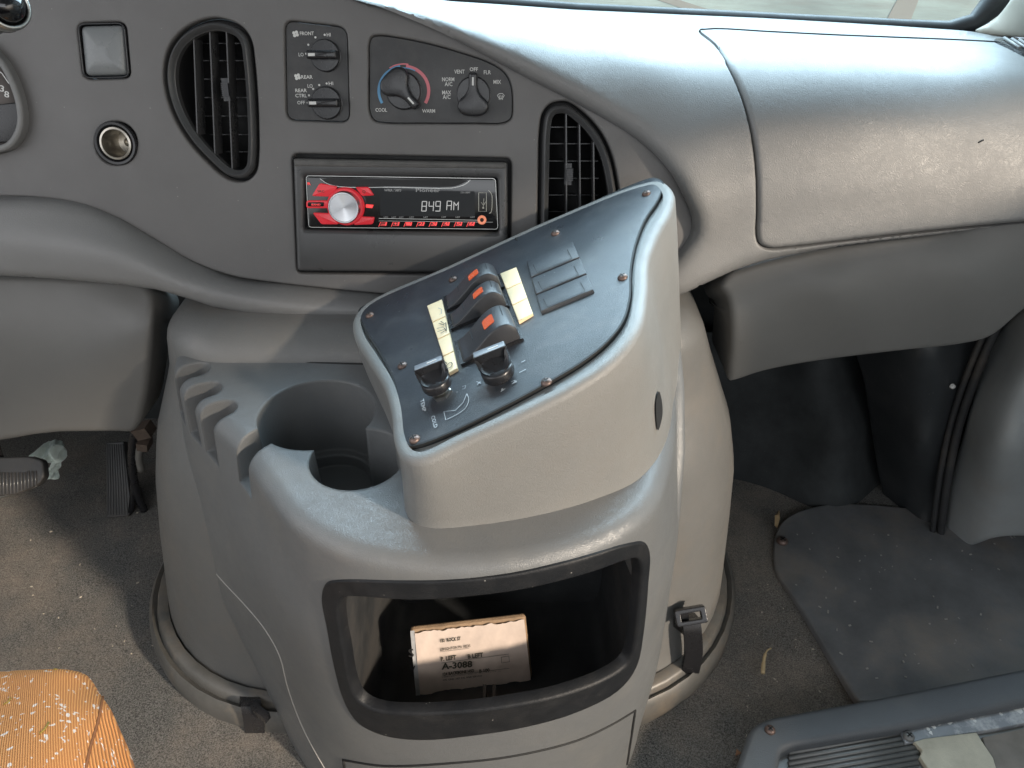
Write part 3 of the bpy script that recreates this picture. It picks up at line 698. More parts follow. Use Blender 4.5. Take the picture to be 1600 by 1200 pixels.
for s_, a, b, cap in [('COOL', (587, 174.5), (605, 174.5), 5.2), ('WARM', (660, 176), (680, 176), 5.2), ('VENT', (710, 115), (726, 115), 5.6), ('OFF', (734, 111), (747, 111), 5.2), ('FLR', (756, 116), (767, 116), 5.6), ('MIX', (771, 131), (783, 131), 5.6),
    ('NORM', (691, 127), (710, 127), 5.6), ('A/C', (695, 134.5), (707, 134.5), 5.6), ('MAX', (691, 147.5), (705, 147.5), 5.6), ('A/C', (692, 154.5), (704, 154.5), 5.6)]: text(mb, s_, PP, a, b, cap)
stroke(mb, PP, [(777, 149), (780, 146.5), (785, 146), (788, 149), (785, 154), (780, 154), (777, 149)], .9)
for x in (780, 782.5, 785): stroke(mb, PP, [(x, 149), (x + .7, 152), (x, 156)], .8)
mb.go('lettering', M['white'], pc, smooth=False)
def arc(cx, cy, r, a0, a1, w, m, name):
    mb = MB(); stroke(mb, PP, [(cx + r * math.cos(a), cy + r * math.sin(a) * .98) for a in np.linspace(a0, a1, 26)], w, .0005); mb.go(name, m, pc, smooth=False)
arc(631, 142, 39, R(150), R(262), 4.2, M['blue'], 'cool_scale'); arc(631, 142, 39, R(275), R(390), 5, M['pink'], 'warm_scale')
mb = MB(); stroke(mb, PP, [(631 + 36 * math.cos(a), 142 + 36 * math.sin(a)) for a in np.linspace(R(255), R(300), 12)], 1.6, .0007); mb.go('cool_scale', M['blue'], pc, smooth=False)
mb = MB(); stroke(mb, PP, [(631 + 42 * math.cos(a), 142 + 42 * math.sin(a)) for a in np.linspace(R(238), R(280), 12)], 1.8, .0007); mb.go('warm_scale', M['pink'], pc, smooth=False)

# --- radio surround
RP = Plane(FP.P, FP.N)
mb = MB(); mb.slab(FP, FP.uvs(inset(radH, -1)), -.022, -.014); rs = mb.go('radio_surround', M['blackm'], dash, smooth=False)
mb = MB()
o_ = rnd([(461, 247), (793, 253), (793, 424), (467, 421)], 6); 
i_ = rnd([(479, 274), (777, 277), (779, 362), (478, 357)], 4)
mb.ring(RP, RP.uvs(o_), RP.uvs(i_), -.013, .0075, .003, .0045)
mb.go('surround_frame', M['face_v'], rs, sharp=35)
mb = MB(); mb.slab(RP, RP.uvs(rnd([(478, 368), (783, 372), (784, 418), (481, 417)], 4)), .003, .0062, .0012); mb.go('storage_flap', M['face_v'], rs, sharp=40)
# sloping top and side faces of the surround that lead in to the radio
mb = MB(); mb.slab(RP, RP.uvs(rnd([(461, 247), (792, 253), (791, 264), (463, 260)], 4)), .004, .0080, .002); mb.go('surround_brow', mat('worn_trim', (.085, .082, .078), .5, grain=.4, mottle=.2, mscale=50, speck=.6), rs, sharp=40)

# ================================================================== CAR RADIO
radio = thing('car_radio', FP.at(628, 350, -.01), 'black car radio with round silver knob, red lit buttons and clock display', 'radio')
RA = Plane(FP.P + FP.N * .006, FP.N)      # radio front
ro = rnd([(477, 273.5), (776, 278), (780, 359), (481, 356)], [6, 6, 5, 5])
mb = MB(); mb.slab(RA, RA.uvs(ro), -.035, 0, .002); mb.go('faceplate', M['gloss'], radio, sharp=40)
mb = MB(); stroke(mb, RA, dens(rnd([(478.5, 274.5), (774, 279), (778, 358), (482.5, 355)], 5) + [(478.5, 277)], 30, False), .9, .0004)
stroke(mb, RA, spl([(500, 279), (512, 287), (530, 291.5), (620, 292.5), (700, 294), (715, 292), (728, 287), (735, 281)], 4, False), .9, .0006)
stroke(mb, RA, [(592, 341), (700, 343), (752, 344)], .8, .0006); stroke(mb, RA, [(592, 345), (770, 347)], .5, .0006)
mb.go('chrome_line', M['steel'], radio, smooth=False)
mb = MB(); mb.slab(RA, RA.uvs(spl([(503, 280), (512, 286), (530, 290), (620, 291), (700, 292), (714, 290), (726, 285), (731, 282), (620, 280)], 4)), -.001, .0003); mb.go('disc_slot', M['blackm'], radio, smooth=False)
mb = MB(); mb.slab(RA, RA.uvs(rnd([(594, 297), (742, 299), (742, 339), (594, 337)], 2)), 0, .0004); mb.go('display', mat('display_glass', (.012, .013, .015), .08), radio, smooth=False)
def rb(pts, m, name='button', h=.0025):
    mb = MB(); mb.slab(RA, RA.uvs(pts), 0, h, .0008); return mb.go(name, m, radio, sharp=40)
b1 = rb(rnd([(500, 286), (528, 291), (519, 307), (488, 306)], 3), M['red']); b2 = rb(rnd([(556, 292), (576, 292), (585, 305), (566, 306), (560, 298)], 2), M['red'])
b3 = rb(rnd([(489, 332), (516, 333), (530, 350), (503, 350)], 3), M['red']); b4 = rb(rnd([(562, 338), (586, 339), (583, 350), (553, 351)], 3), M['red'])
b5 = rb(rnd([(479, 313), (514, 313), (514, 325), (479, 325)], 4), M['red'], h=.002); rb(rnd([(572, 319), (584, 320), (582, 325), (572, 324)], 1), M['redglow'])
mb = MB(); mb.slab(RA, RA.uvs(rnd([(482, 315.5), (507, 315.5), (507, 322), (482, 322)], 2)), .002, .0026); mb.go('button_window', M['gloss'], b5)
mb = MB(); text(mb, 'SRC', RA, (497, 300), (508, 300.5), 3.5, .0027); mb.go('button_text', M['ink'], b1, smooth=False)
mb = MB(); text(mb, 'Q', RA, (567, 301), (572, 301), 4, .0027); mb.go('button_text', M['ink'], b2, smooth=False)
mb = MB(); text(mb, 'BAND', RA, (488, 320.5), (502, 320.5), 2.6, .0028); text(mb, 'R', RA, (481, 289), (486, 289), 4); mb.go('lit_text', M['redglow'], radio, smooth=False)
kc = RA.at(541, 322); T = (kc - CAM).dot(FW) / FPX
mb = MB(); mb.lathe(kc, RA.N, [(29*T, 0), (29*T, .003), (27*T, .0045), (25*T, .0045)], 40); mb.go('knob_ring', M['red'], radio, sharp=40)
mb = MB(); mb.lathe(kc, RA.N, [(24.5*T, 0), (24.5*T, .011), (23*T, .0135), (21.5*T, .0135), (21*T, .013), (.0001, .0125)], 48)
M['disc'] = disc_mat(kc, None, None)
kn = mb.go('volume_knob', M['disc'], None, sharp=40, loc=kc)
kn.parent = radio; kn.location = kc - ORG[radio.name]; ORG[kn.name] = kc
# let the knob's own y axis be the spin axis
qr = Vector((0, 1, 0)).rotation_difference(RA.N)
for vv in kn.data.vertices: vv.co = qr.inverted() @ vv.co
kn.rotation_mode = 'QUATERNION'; kn.rotation_quaternion = qr
# display digits
SEG = {'8': 'abcdefg', '4': 'bcfg', '9': 'abcdfg', 'A': 'abcefg'}
mb = MB()
def seg(ch, x, y, w, h):
    P_ = {'a': ((x, y), (x+w, y)), 'b': ((x+w, y), (x+w-.5, y+h/2)), 'c': ((x+w-.5, y+h/2), (x+w-1, y+h)), 'd': ((x-1, y+h), (x+w-1, y+h)), 'e': ((x-.5, y+h/2), (x-1, y+h)), 'f': ((x, y), (x-.5, y+h/2)), 'g': ((x-.5, y+h/2), (x+w-.5, y+h/2))}
    for s_ in SEG[ch]: stroke(mb, RA, P_[s_], 1.25, .0012)
seg('8', 660, 314.5, 7, 15); seg('4', 671, 314.5, 7, 15); seg('9', 681.5, 314.5, 7, 15); seg('A', 699, 314, 7, 14)
for a, b in (((709, 328), (709.5, 315)), ((709.5, 316), (713, 321)), ((713, 321), (716.5, 316)), ((716.5, 315), (716, 328))): stroke(mb, RA, [a, b], 1.2, .0012)
mb.go('clock_digits', M['lcd'], radio, smooth=False)
mb = MB(); text(mb, 'Pioneer', RA, (650, 299.5), (688, 300), 5.5); mb.go('brand_lettering', M['dim'], radio, smooth=False)
mb = MB(); text(mb, 'WMA / MP3', RA, (601, 299), (627, 299.5), 4, shear=.2); text(mb, 'DEH-1300MP', RA, (720, 302), (735, 302), 2.6)
for x in (600, 612, 624, 640, 662, 690, 712, 735): text(mb, 'LIST', RA, (x, 340.2), (x + 7, 340.3), 2.2)
mb.go('small_print', M['dim'], radio, smooth=False)
mb = MB()
for k, s_ in enumerate(['-', '+', '1', '2', '3', '4', '5', '6']):
    x = 594 + k * 19.6; text(mb, s_, RA, (x + 2, 351.5), (x + 8, 351.5), 4.5, .0013)
    stroke(mb, RA, [(x - 2, 354), (x + 1, 346.5)], .8, .0011)
for k in range(8):
    x = 596 + k * 19.6; mb.slab(RA, RA.uvs([(x - 1.5, 352.5), (x - .2, 347), (x + 9, 347), (x + 7.5, 352.5)]), .0002, .0008)
mb.go('preset_marks', M['redglow'], radio, smooth=False)
for k in range(8):
    x = 594 + k * 19.6; mb = MB(); mb.slab(RA, RA.uvs([(x - .5, 352), (x + 1, 347.2), (x + 9, 347.2), (x + 7.5, 352)]), .0003, .0010); mb.go('preset_button', mat('preset', (.10, .012, .012), .3) if k == 0 else bpy.data.materials['preset'], radio, smooth=False)
mb = MB(); stroke(mb, RA, [(748, 301), (760, 301), (760, 330), (748, 330), (748, 301)], 1, .0008); stroke(mb, RA, spl([(763, 297), (768, 303), (769, 315), (767, 332), (764, 333)], 4, False), 1, .0008)
stroke(mb, RA, [(756, 310), (755, 324)], .8, .0008); stroke(mb, RA, [(752, 316), (755.5, 321), (759, 315)], .8, .0008); mb.lathe(RA.at(755, 324.5), RA.N, [(.0009, 0), (.0009, .001)], 8)
mb.go('usb_port', M['lcd2'] if 'lcd2' in M else mat('usb_outline', (.35, .34, .30), .35, metal=.4), radio, smooth=False)
mb = MB(); c = RA.at(753, 343.5); mb.lathe(c, RA.N, [(.0042, 0), (.0042, .0015), (.0034, .0022), (.0020, .0018), (.0018, .0002), (.0001, .0002)], 20); mb.go('aux_jack', M['orange'], radio, sharp=40)
mb = MB(); mb.lathe(c, RA.N, [(.0018, .0003), (.0018, .0009)], 12); mb.go('jack_hole', M['blackm'], radio)

# ================================================================== WINDSCREEN, PILLAR, DEFROSTER
ws = thing('windscreen', (0, 1.05, .65), 'wide windscreen with black edge seal looking out on a parking lot', 'windscreen')
P0 = onY(900, 16, 1.02)
b0 = [onY(x, y, 1.03) for x, y in ((300, -30), (560, -14), (700, 2), (900, 17), (1100, 27), (1300, 37), (1420, 43), (1480, 45), (1520, 36), (1548, 10), (1585, -30), (1655, -100), (1800, -220))]
mb = MB(); mb.tube(b0, [.009]*8 + [.011, .015, .020, .022, .022], 8); mb.go('edge_seal', M['blackm'], ws)
g0 = [p + Vector((0, 0, 0)) for p in b0]; top = [Vector((p.x, .85, 1.40)) for p in b0]
v = [tuple(p + Vector((0, .001, -.001))) for p in g0] + [tuple(p) for p in top]; n = len(g0)
obj('glass_pane', v, [(i, i+1, n+i+1, n+i) for i in range(n-1)], M['glass'], ws)
t = TPS([(1530, 50, 1.0), (1570, 0, 1.0), (1600, 60, .96), (1600, 0, .93), (1750, 60, .85), (1750, -100, .8)])
o = patch('pillar_trim', spl([(1520, 47), (1552, 26), (1590, -20), (1680, -120), (1800, -200), (1800, 120), (1700, 80), (1600, 64), (1560, 58)], 4), t.surf(), M['pillar'], None, sp=16, bev=.008, thick=.03, loc=onY(1600, 50, .95))
tag(o, 'beige windscreen pillar trim in the upper right corner', 'trim')
dv = thing('defroster_grille', padS(1580, 76), 'dark slotted defroster grille at the right end of the dash top', 'grille')
DS = lambda a, b: padS(a, b)
o = patch('grille_base', spl([(1552, 67), (1575, 66), (1640, 72), (1640, 100), (1604, 93), (1578, 80)], 4), padS, M['blackp'], dv, sp=10, bev=0, thick=.004, off=.004)
for k in range(5):
    a = padS(1566 + k*12, 68 + k*1.5); b = padS(1590 + k*12, 84 + k*2); mb = MB(); mb.tube([a + Vector((0, 0, .006)), b + Vector((0, 0, .006))], .0015, 6); mb.go('grille_bar', M['pad'], dv)

# turn signal stalk, top left
st = thing('indicator_stalk', onY(20, 10, .5), 'black indicator stalk end with chrome collar, top left corner', 'stalk')
a = onY(-70, 42, .50); b = onY(14, 8, .46); d = (b - a).normalized()
mb = MB(); mb.lathe(a, d, [(.011, 0), (.011, (b-a).length - .012), (.0125, (b-a).length - .010)], 28); mb.go('stalk_body', M['blackp'], st)
mb = MB(); mb.lathe(b - d*.012, d, [(.0122, 0), (.0125, .008), (.0120, .0105), (.0105, .0112), (.0098, .0095), (.0095, .004)], 28); mb.go('chrome_collar', M['steel'], st)
mb = MB(); mb.lathe(b - d*.012, d, [(.0090, 0), (.0090, .010), (.0078, .014), (.004, .0165), (.0001, .017)], 24); mb.go('end_button', M['gloss'], st)

# ================================================================== ENGINE COVER
def rrect(x0, x1, yf, yb, r, z, n=12):
    pts = [(x0, yb)]
    for k in range(n + 1):
        a = math.pi + k / n * math.pi / 2; pts.append((x0 + r + r * math.cos(a), yf + r + r * math.sin(a)))
    for k in range(1, 8): pts.append((x0 + r + (x1 - x0 - 2*r) * k / 8, yf))
    for k in range(n + 1):
        a = 1.5 * math.pi + k / n * math.pi / 2; pts.append((x1 - r + r * math.cos(a), yf + r + r * math.sin(a)))
    pts.append((x1, yb)); return [Vector((x, y, z)) for x, y in pts]
def lerp(z, T_):
    for (z0, *a), (z1, *b) in zip(T_, T_[1:]):
        if z <= z1: k = (z - z0) / (z1 - z0); return [p + (q - p) * k for p, q in zip(a, b)]
    return list(T_[-1][1:])
CV = [(0, -.450, .272, .505, .20), (.05, -.448, .276, .515, .20), (.15, -.436, .272, .535, .19), (.235, -.416, .262, .545, .17), (.30, -.395, .245, .555, .15), (.38, -.360, .212, .588, .11), (.45, -.338, .184, .604, .06), (.49, -.333, .178, .615, .05)]
cover = thing('engine_cover', (-.09, .75, 0), 'bulging grey engine cover between the footwells, flaring to the floor', 'engine cover')
rings = []
for z in np.linspace(.012, .422, 22): rings.append(rrect(*lerp(z, CV)[:3], 1.0, lerp(z, CV)[3], z))
for k in range(1, 8):
    a = k / 7 * math.pi / 2; z = .422 + .030 * math.sin(a); q = lerp(z, CV); i = .030 * (1 - math.cos(a)); rings.append(rrect(q[0] + i, q[1] - i, q[2] + i, 1.0, max(q[3] - i, .02), z))
mb = MB(); mb.loft(rings); mb.go('cover_shell', M['cover'], cover, sharp=70)
# flange and rubber seal at the floor
mb = MB()
fl = lambda off, z: rrect(CV[0][1] - off, CV[0][2] + off, CV[0][3] - off, 1.0, CV[0][4] + off, z)
mb.loft([fl(.022, -.01), fl(.024, .012), fl(.022, .028), fl(.017, .034), fl(.012, .030), fl(.010, .036), fl(.007, .040), fl(-.004, .040)], False, False)
mb.go('floor_seal', mat('seal_rubber', (.10, .098, .092), .42, mottle=.25, mscale=20, dirt=DIRT, damt=.5), cover, sharp=70)

# ================================================================== CONSOLE
CL = {
 .425: [(-.33, .66), (-.318, .60), (-.300, .566), (-.268, .528), (-.222, .480), (-.192, .437), (-.155, .392), (-.105, .362), (-.03, .350), (.050, .368), (.100, .406), (.127, .47), (.147, .56), (.152, .66)],
 .30: [(-.345, .68), (-.340, .62), (-.318, .575), (-.268, .515), (-.222, .455), (-.184, .408), (-.143, .378), (-.095, .359), (-.02, .354), (.060, .373), (.118, .415), (.148, .48), (.163, .56), (.168, .66)],
 .15: [(-.345, .68), (-.345, .62), (-.325, .565), (-.285, .512), (-.240, .462), (-.196, .418), (-.148, .386), (-.09, .368), (-.01, .366), (.063, .386), (.122, .425), (.150, .48), (.163, .56), (.168, .66)],
 .0: [(-.30, .66), (-.285, .58), (-.268, .51), (-.240, .465), (-.208, .430), (-.172, .405), (-.128, .388), (-.07, .378), (0, .385), (.065, .402), (.113, .432), (.141, .48), (.156, .56), (.160, .66)]}
def cring(z, ins=0.0):
    ks = sorted(CL); k0 = max([k for k in ks if k <= z + 1e-9]); k1 = min([k for k in ks if k >= z - 1e-9])
    w = 0 if k1 == k0 else (z - k0) / (k1 - k0); w = w * w * (3 - 2 * w) * .3 + w * .7
    P_ = [tuple(np.array(a) * (1 - w) + np.array(b) * w) for a, b in zip(CL[k0], CL[k1])]
    q = spl(P_, 6, closed=False)
    if ins: q = inset(q, ins)
    return [(x, y) for x, y in q]
rings = []
for z in np.linspace(-.01, .408, 26): rings.append([Vector((x, y, z)) for x, y in cring(max(z, 0))])
RR = .015
for k in range(1, 8):
    a = k / 7 * math.pi / 2; z = .425 - RR + RR * math.sin(a); rings.append([Vector((x, y, z)) for x, y in cring(min(z, .425), RR * (1 - math.cos(a)))])
console = thing('centre_console', (-.05, .5, 0), 'grey centre console with cup holders and an open storage bin, under the tilted switch pod', 'console')
mb = MB(); mb.loft(rings); shell = mb.go('console_shell', M['console'], console, sharp=60)
cbv = bvh_of(shell)
cuts = []
def cutter(mb):
    o = mb.go('cut', None, console, smooth=False); cuts.append(o); return o
ZT = .425
def capsule(a, b, r, n=10):
    a = Vector(a); b = Vector(b); d = (b - a).normalized(); s_ = Vector((-d.y, d.x)); out = []
    for k in range(n + 1): t_ = -math.pi/2 + math.pi * k / n; out.append(b + d * (r * math.cos(t_)) + s_ * (r * math.sin(t_)))
    for k in range(n + 1): t_ = math.pi/2 + math.pi * k / n; out.append(a + d * (r * math.cos(t_)) + s_ * (r * math.sin(t_)))
    return out
def vcut(loop, z0, z1=.50, taper=0.0):
    mb = MB(); lo = inset([tuple(p) for p in loop], taper); mb.loft([[Vector((p[0], p[1], z0)) for p in lo], [Vector((p[0], p[1], z1)) for p in loop]]); cutter(mb)
circ = lambda cx, cy, r, n=40: [(cx + r * math.cos(a), cy + r * math.sin(a)) for a in np.linspace(0, 2*math.pi, n, endpoint=False)]
vcut(circ(-.166, .521, .0510), .345, .50, .003); vcut(circ(-.166, .521, .0395), .332, .355, .0)
vcut(circ(-.122, .4625, .0385, 36), .362, .50, .002)
vcut(capsule((-.19, .505), (-.235, .452), .0125), .384)
def slot_c(px, py): p = onZ(px, py, ZT); return Vector((p.x, p.y))
for (px, py, L_) in ((307, 577, .030), (325, 608, .030), (348, 638, .030)):
    a = slot_c(px, py); vcut(capsule(a, a + Vector((-.93, -.36)) * L_, .0122), .374)
# shallow tray step line
# bin
bin_in = spl([(530, 950), (535, 934), (555, 931), (640, 936), (720, 932), (820, 919), (920, 894), (975, 875), (993, 872), (1000, 885), (997, 940), (990, 1000), (980, 1033), (950, 1056), (880, 1083), (800, 1100), (720, 1110), (640, 1113), (590, 1108), (563, 1094), (550, 1070), (540, 1020), (532, 975)], 4)
bin_out = spl([(503, 930), (510, 910), (530, 905), (620, 906), (700, 905), (800, 894), (900, 871), (985, 847), (1006, 846), (1014, 860), (1012, 910), (1006, 980), (994, 1040), (965, 1078), (900, 1112), (820, 1135), (740, 1148), (660, 1155), (600, 1148), (560, 1128), (538, 1095), (522, 1040), (511, 980)], 4)
bmid = [tuple(np.array(a) * .6 + np.array(b) * .4) for a, b in zip(bin_in, bin_out)]
hp = [bhit(cbv, a, b)[0] for a, b in bmid]
ZM = min(p.z for p in hp); LZ = .168
def drop(p, y):
    z = p.z
    if z < .31:
        zb = min(q.z for q in hp if abs(q.x - p.x) < .012 and q.z < .32) if any(abs(q.x - p.x) < .012 and q.z < .32 for q in hp) else ZM
        z = .31 - (.31 - z) * min((.31 - LZ) / max(.31 - zb, .02), 3.0)
    return Vector((p.x, y, z))
mb = MB(); mb.loft([[Vector((p.x, .25, p.z)) for p in hp], [Vector((p.x, p.y + .014, min(p.z, .40))) for p in hp]]); cutter(mb)
x0_, x1_ = min(p.x for p in hp), max(p.x for p in hp); zc_ = sum(p.z for p in hp) / len(hp)
def yfront(x): q_ = min(hp, key=lambda p: abs(p.x - x) + (.2 if p.z < zc_ else 0)); q2 = min(hp, key=lambda p: abs(p.x - x) + (.2 if p.z > zc_ else 0)); return max(q_.y, q2.y), q_.z
secs = []
for x in np.linspace(x0_ + .001, x1_ - .001, 16):
    yf, zt = yfront(x); yf += .0075; zt = min(zt, .392) - .001
    secs.append([Vector((x, yf + .012, LZ - .004)), Vector((x, yf, .215)), Vector((x, yf, zt)), Vector((x, .475, .333)), Vector((x, .550, .305)), Vector((x, .550, LZ - .004))])
mb = MB(); mb.loft(secs); c2_ = cutter(mb)
bm = bmesh.new(); bm.from_mesh(c2_.data); bmesh.ops.triangulate(bm, faces=bm.faces); bmesh.ops.recalc_face_normals(bm, faces=bm.faces); bm.to_mesh(c2_.data); bm.free()
for c_ in cuts:
    md = shell.modifiers.new('b', 'BOOLEAN'); md.object = c_; md.operation = 'DIFFERENCE'; md.solver = 'EXACT'
dg = bpy.context.evaluated_depsgraph_get(); dg.update()
nm = bpy.data.meshes.new_from_object(shell.evaluated_get(dg)); shell.modifiers.clear(); old = shell.data; shell.data = nm; nm.name = 'console_shell'
for c_ in cuts: bpy.data.objects.remove(c_)
bm = bmesh.new(); bm.from_mesh(nm)
for e in bm.edges:
    if len(e.link_faces) == 2: e.smooth = e.calc_face_angle(0) < R(32)
bm.to_mesh(nm); bm.free()
for p in nm.polygons: p.use_smooth = True; 
nm.materials.clear(); nm.materials.append(M['console'])
# bin frame follows the curved front
binf = patch('bin_frame', bin_out, lambda a, b: bhit(cbv, a, b)[0] or onY(a, b, .4), M['rim'], console, sp=9, bev=.0025, thick=.008, holes=[bin_in], hbev=.0025, hwall=.008, off=.0018)
hp = [bhit(cbv, a, b)[0] for a, b in bin_in]
r0 = [Vector((-.018 + (p.x + .018) * 1.012, p.y + .0035, .30 + (p.z - .30) * 1.015)) for p in hp]; r1 = [drop(p, p.y + (.009 if p.z > .31 else .018)) for p in hp]; cl_ = lambda p, z: Vector((p.x, p.y, min(p.z, z))); r2 = [cl_(drop(p, .470), .330) for p in hp]; r3 = [cl_(drop(p, .530), .302) for p in hp]
cxl = sum(p.x for p in hp) / len(hp)
def shr(p, k): return Vector((cxl + (p.x - cxl) * k, p.y, p.z))
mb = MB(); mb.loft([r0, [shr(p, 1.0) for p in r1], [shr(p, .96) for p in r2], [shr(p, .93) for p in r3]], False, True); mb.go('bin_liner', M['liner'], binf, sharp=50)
# clip in front of the box
for px in (757, 772):
    mb = MB(); p = onZ(px, 1092, LZ + .01); mb.box(Vector((p.x, .412, LZ + .008)), (1,0,0), (0,1,0), (0,0,1), .003, .02, .02); mb.go('bin_rib', M['liner'], binf, smooth=False)
nbv = bvh_of(shell)
def groove(pts, r, name, m, par, bv=None, lift=.0002, n=6):
    P_ = [bhit(bv or cbv, a, b, lift)[0] for a, b in pts]; P_ = [p for p in P_ if p is not None]
    if len(P_) < 2: print("GROOVE EMPTY", name, pts[0]); return None
    mb = MB(); mb.tube(P_, r, n); return mb.go(name, m, par)
groove(dens(spl([(536, 1187), (600, 1196), (700, 1192), (800, 1181), (900, 1157), (955, 1132), (992, 1110)], 5, False), 6, False), .0013, 'flap_seam', M['groove'], console)
groove(dens([(992, 1110), (986, 1150), (976, 1215)], 12, False), .0015, 'flap_seam', M['groove'], console)
groove(dens([(537, 1188), (540, 1215)], 8, False), .0015, 'flap_seam', M['groove'], console)
groove(dens(spl([(301, 830), (318, 870), (345, 905), (385, 948), (415, 985), (437, 1025), (450, 1075), (470, 1130), (490, 1170), (510, 1205)], 5, False), 10, False), .0011, 'mould_line', mat('edge_highlight', (.42, .40, .37), .5), console, lift=-.0004)  # pale strip paints the highlight along the moulded crease
groove(dens(spl([(297, 553), (330, 556), (400, 560), (480, 566), (560, 569), (640, 570)], 4, False), 10, False), .0012, 'tray_line', M['groove'], console, lift=-.0003)

# raised side fin beside the pod
secs = [(.26, .115, .146, .475), (.33, .120, .151, .49), (.38, .124, .1545, .52), (.42, .129, .1560, .56), (.440, .133, .1552, .585), (.448, .138, .1530, .60), (.451, .142, .1500, .615)]
mb = MB(); mb.loft([[Vector((x, y, z)) for x, y in rnd([(x0, .68), (x0, y0), (x1, y0), (x1, .68)], [.002, .008, .010, .002], 5)] for z, x0, x1, y0 in secs]); mb.go('side_fin', M['console'], console, sharp=60)
# box in the bin
A_ = onY(641, 985, .440); B_ = onY(822, 964, .456); C_ = onY(833, 1063, .438); D_ = onY(650, 1087, .420)
bx = thing('cardboard_box', (A_ + B_ + C_ + D_) / 4 - Vector((0, 0, .035)), 'small worn cardboard box with a peeling paper label lying in the open console bin', 'box')
N_ = (B_ - A_).cross(D_ - A_).normalized()
if N_.y > 0: N_ = -N_
bk = -N_ * .007
# slightly uneven box
ub = [(.012, .5), (0, 0)]
def quadgrid(a, b, c, d, nx, ny, jit=0.0, nrm=None):
    v_ = []; f_ = []
    for j in range(ny+1):
        for i in range(nx+1):
            u = i/nx; w = j/ny; p = a*(1-u)*(1-w) + b*u*(1-w) + c*u*w + d*(1-u)*w
            if jit and nrm is not None: p = p + nrm * (jit * (math.sin(i*2.1 + j*.9) * .4 + random.uniform(-.6, .6)))
            v_.append(p)
    for j in range(ny):
        for i in range(nx): k = j*(nx+1)+i; f_.append((k, k+1, k+nx+2, k+nx+1))
    return v_, f_
mb = MB(); e = N_ * -.0012
body = [A_ + e, B_ + e, C_ + e, D_ + e]
mb.add(body + [p + bk for p in body], [(0,1,2,3), (7,6,5,4), (0,4,5,1), (1,5,6,2), (2,6,7,3), (3,7,4,0)])
bo = mb.go('carton', M['brown'], bx, smooth=False)
bm_ = bo.modifiers.new('bev', 'BEVEL'); bm_.width = .003; bm_.segments = 2
def bl(u, w): return A_*(1-u)*(1-w) + B_*u*(1-w) + C_*u*w + D_*(1-u)*w
# crumpled label
v_ = []; f_ = []; nx_, ny_ = 40, 24
for j in range(ny_+1):
    for i in range(nx_+1):
        u = .035 + .945 * i/nx_; w = .035 + .94 * j/ny_
        if j == 0: w += .0015 * math.sin(i * 1.3) + random.uniform(-.012, .012)
        if j == ny_: w += .01 * math.sin(i * .7)
        h = .0011 + .0006 * math.sin(u * 21 + 4 * math.sin(w * 5)) * math.cos(w * 9 + u * 3) + .0006 * max(0, math.sin(u * 50 + w * 14)) ** 6 + random.uniform(0, .00012)
        v_.append(bl(u, w) + N_ * h)
for j in range(ny_):
    for i in range(nx_): k = j*(nx_+1)+i; f_.append((k, k+1, k+nx_+2, k+nx_+1))
lb = obj('paper_label', v_, f_, M['paper'], bx)
BP = Plane(bl(.5, .5) + N_ * .0026, N_, (B_ - A_))
mb = MB()
for s_, a, b, cap in [('130  ROCK ST', (688, 1004), (720, 1000), 5), ('LEHIGHTON PA 18235', (688, 1017), (735, 1011), 4), ('P. LEFT', (689, 1033), (713, 1030), 6), ('B LEFT', (731, 1029), (755, 1026), 6), ('A-3088', (690, 1046), (738, 1042), 9),
    ('124 BACKBONE HSD', (692, 1056), (741, 1050), 4.4), ('B 100', (749, 1051), (765, 1049), 4.6), ('-- --  --- -- - -- ----- -', (694, 1059), (782, 1049), 2), ('ON  UND  HEY PAL AND SERVICE', (692, 1064), (753, 1057), 2.4)]:
    text(mb, s_, BP, a, b, cap * 1.25, 0, bold=.035 if cap > 4.3 else .012)
stroke(mb, BP, [(690, 1036), (795, 1022)], .7, 0); stroke(mb, BP, [(690, 1058), (796, 1044)], .6, 0); stroke(mb, BP, [(783, 1027), (795, 1025), (796, 1034), (784, 1036), (783, 1026.5)], .8, 0); stroke(mb, BP, [(688, 1018.5), (733, 1013)], .5, 0)
mb.go('label_print', M['ink'], bx, smooth=False)
# black strip with letters wrapped round the left side
LP_ = Plane(A_ + bk * .5 , Vector((-1, -.55, .2)), (0, 1, 0))
e1 = A_ - N_*.0; mb = MB(); mb.add([A_ + N_*.0006, bl(.035, .0) + N_*.0009, bl(.035, 1.0) + N_*.0009, D_ + N_*.0006], [(0,1,2,3)]); mb.go('tape_strip', mat('pale_tape', (.42, .42, .42), .4, mottle=.3, mscale=60), bx, smooth=False)
SP = Plane(bl(.01, .5) + N_ * .0022, N_, (B_ - A_)); mb = MB(); text(mb, 'S', SP, (639, 1027), (647, 1026), 15, 0); text(mb, 'Y', SP, (641, 1058), (650, 1057), 20, 0); mb.go('tape_letters', M['blackm'], bx, smooth=False)

# ================================================================== SWITCH POD
PN = Vector((-.337, -.052, .941)).normalized()
p0 = onY(640, 700, .39)
uvec = Vector((1, 0, 0))
SPn = Plane(p0, PN)
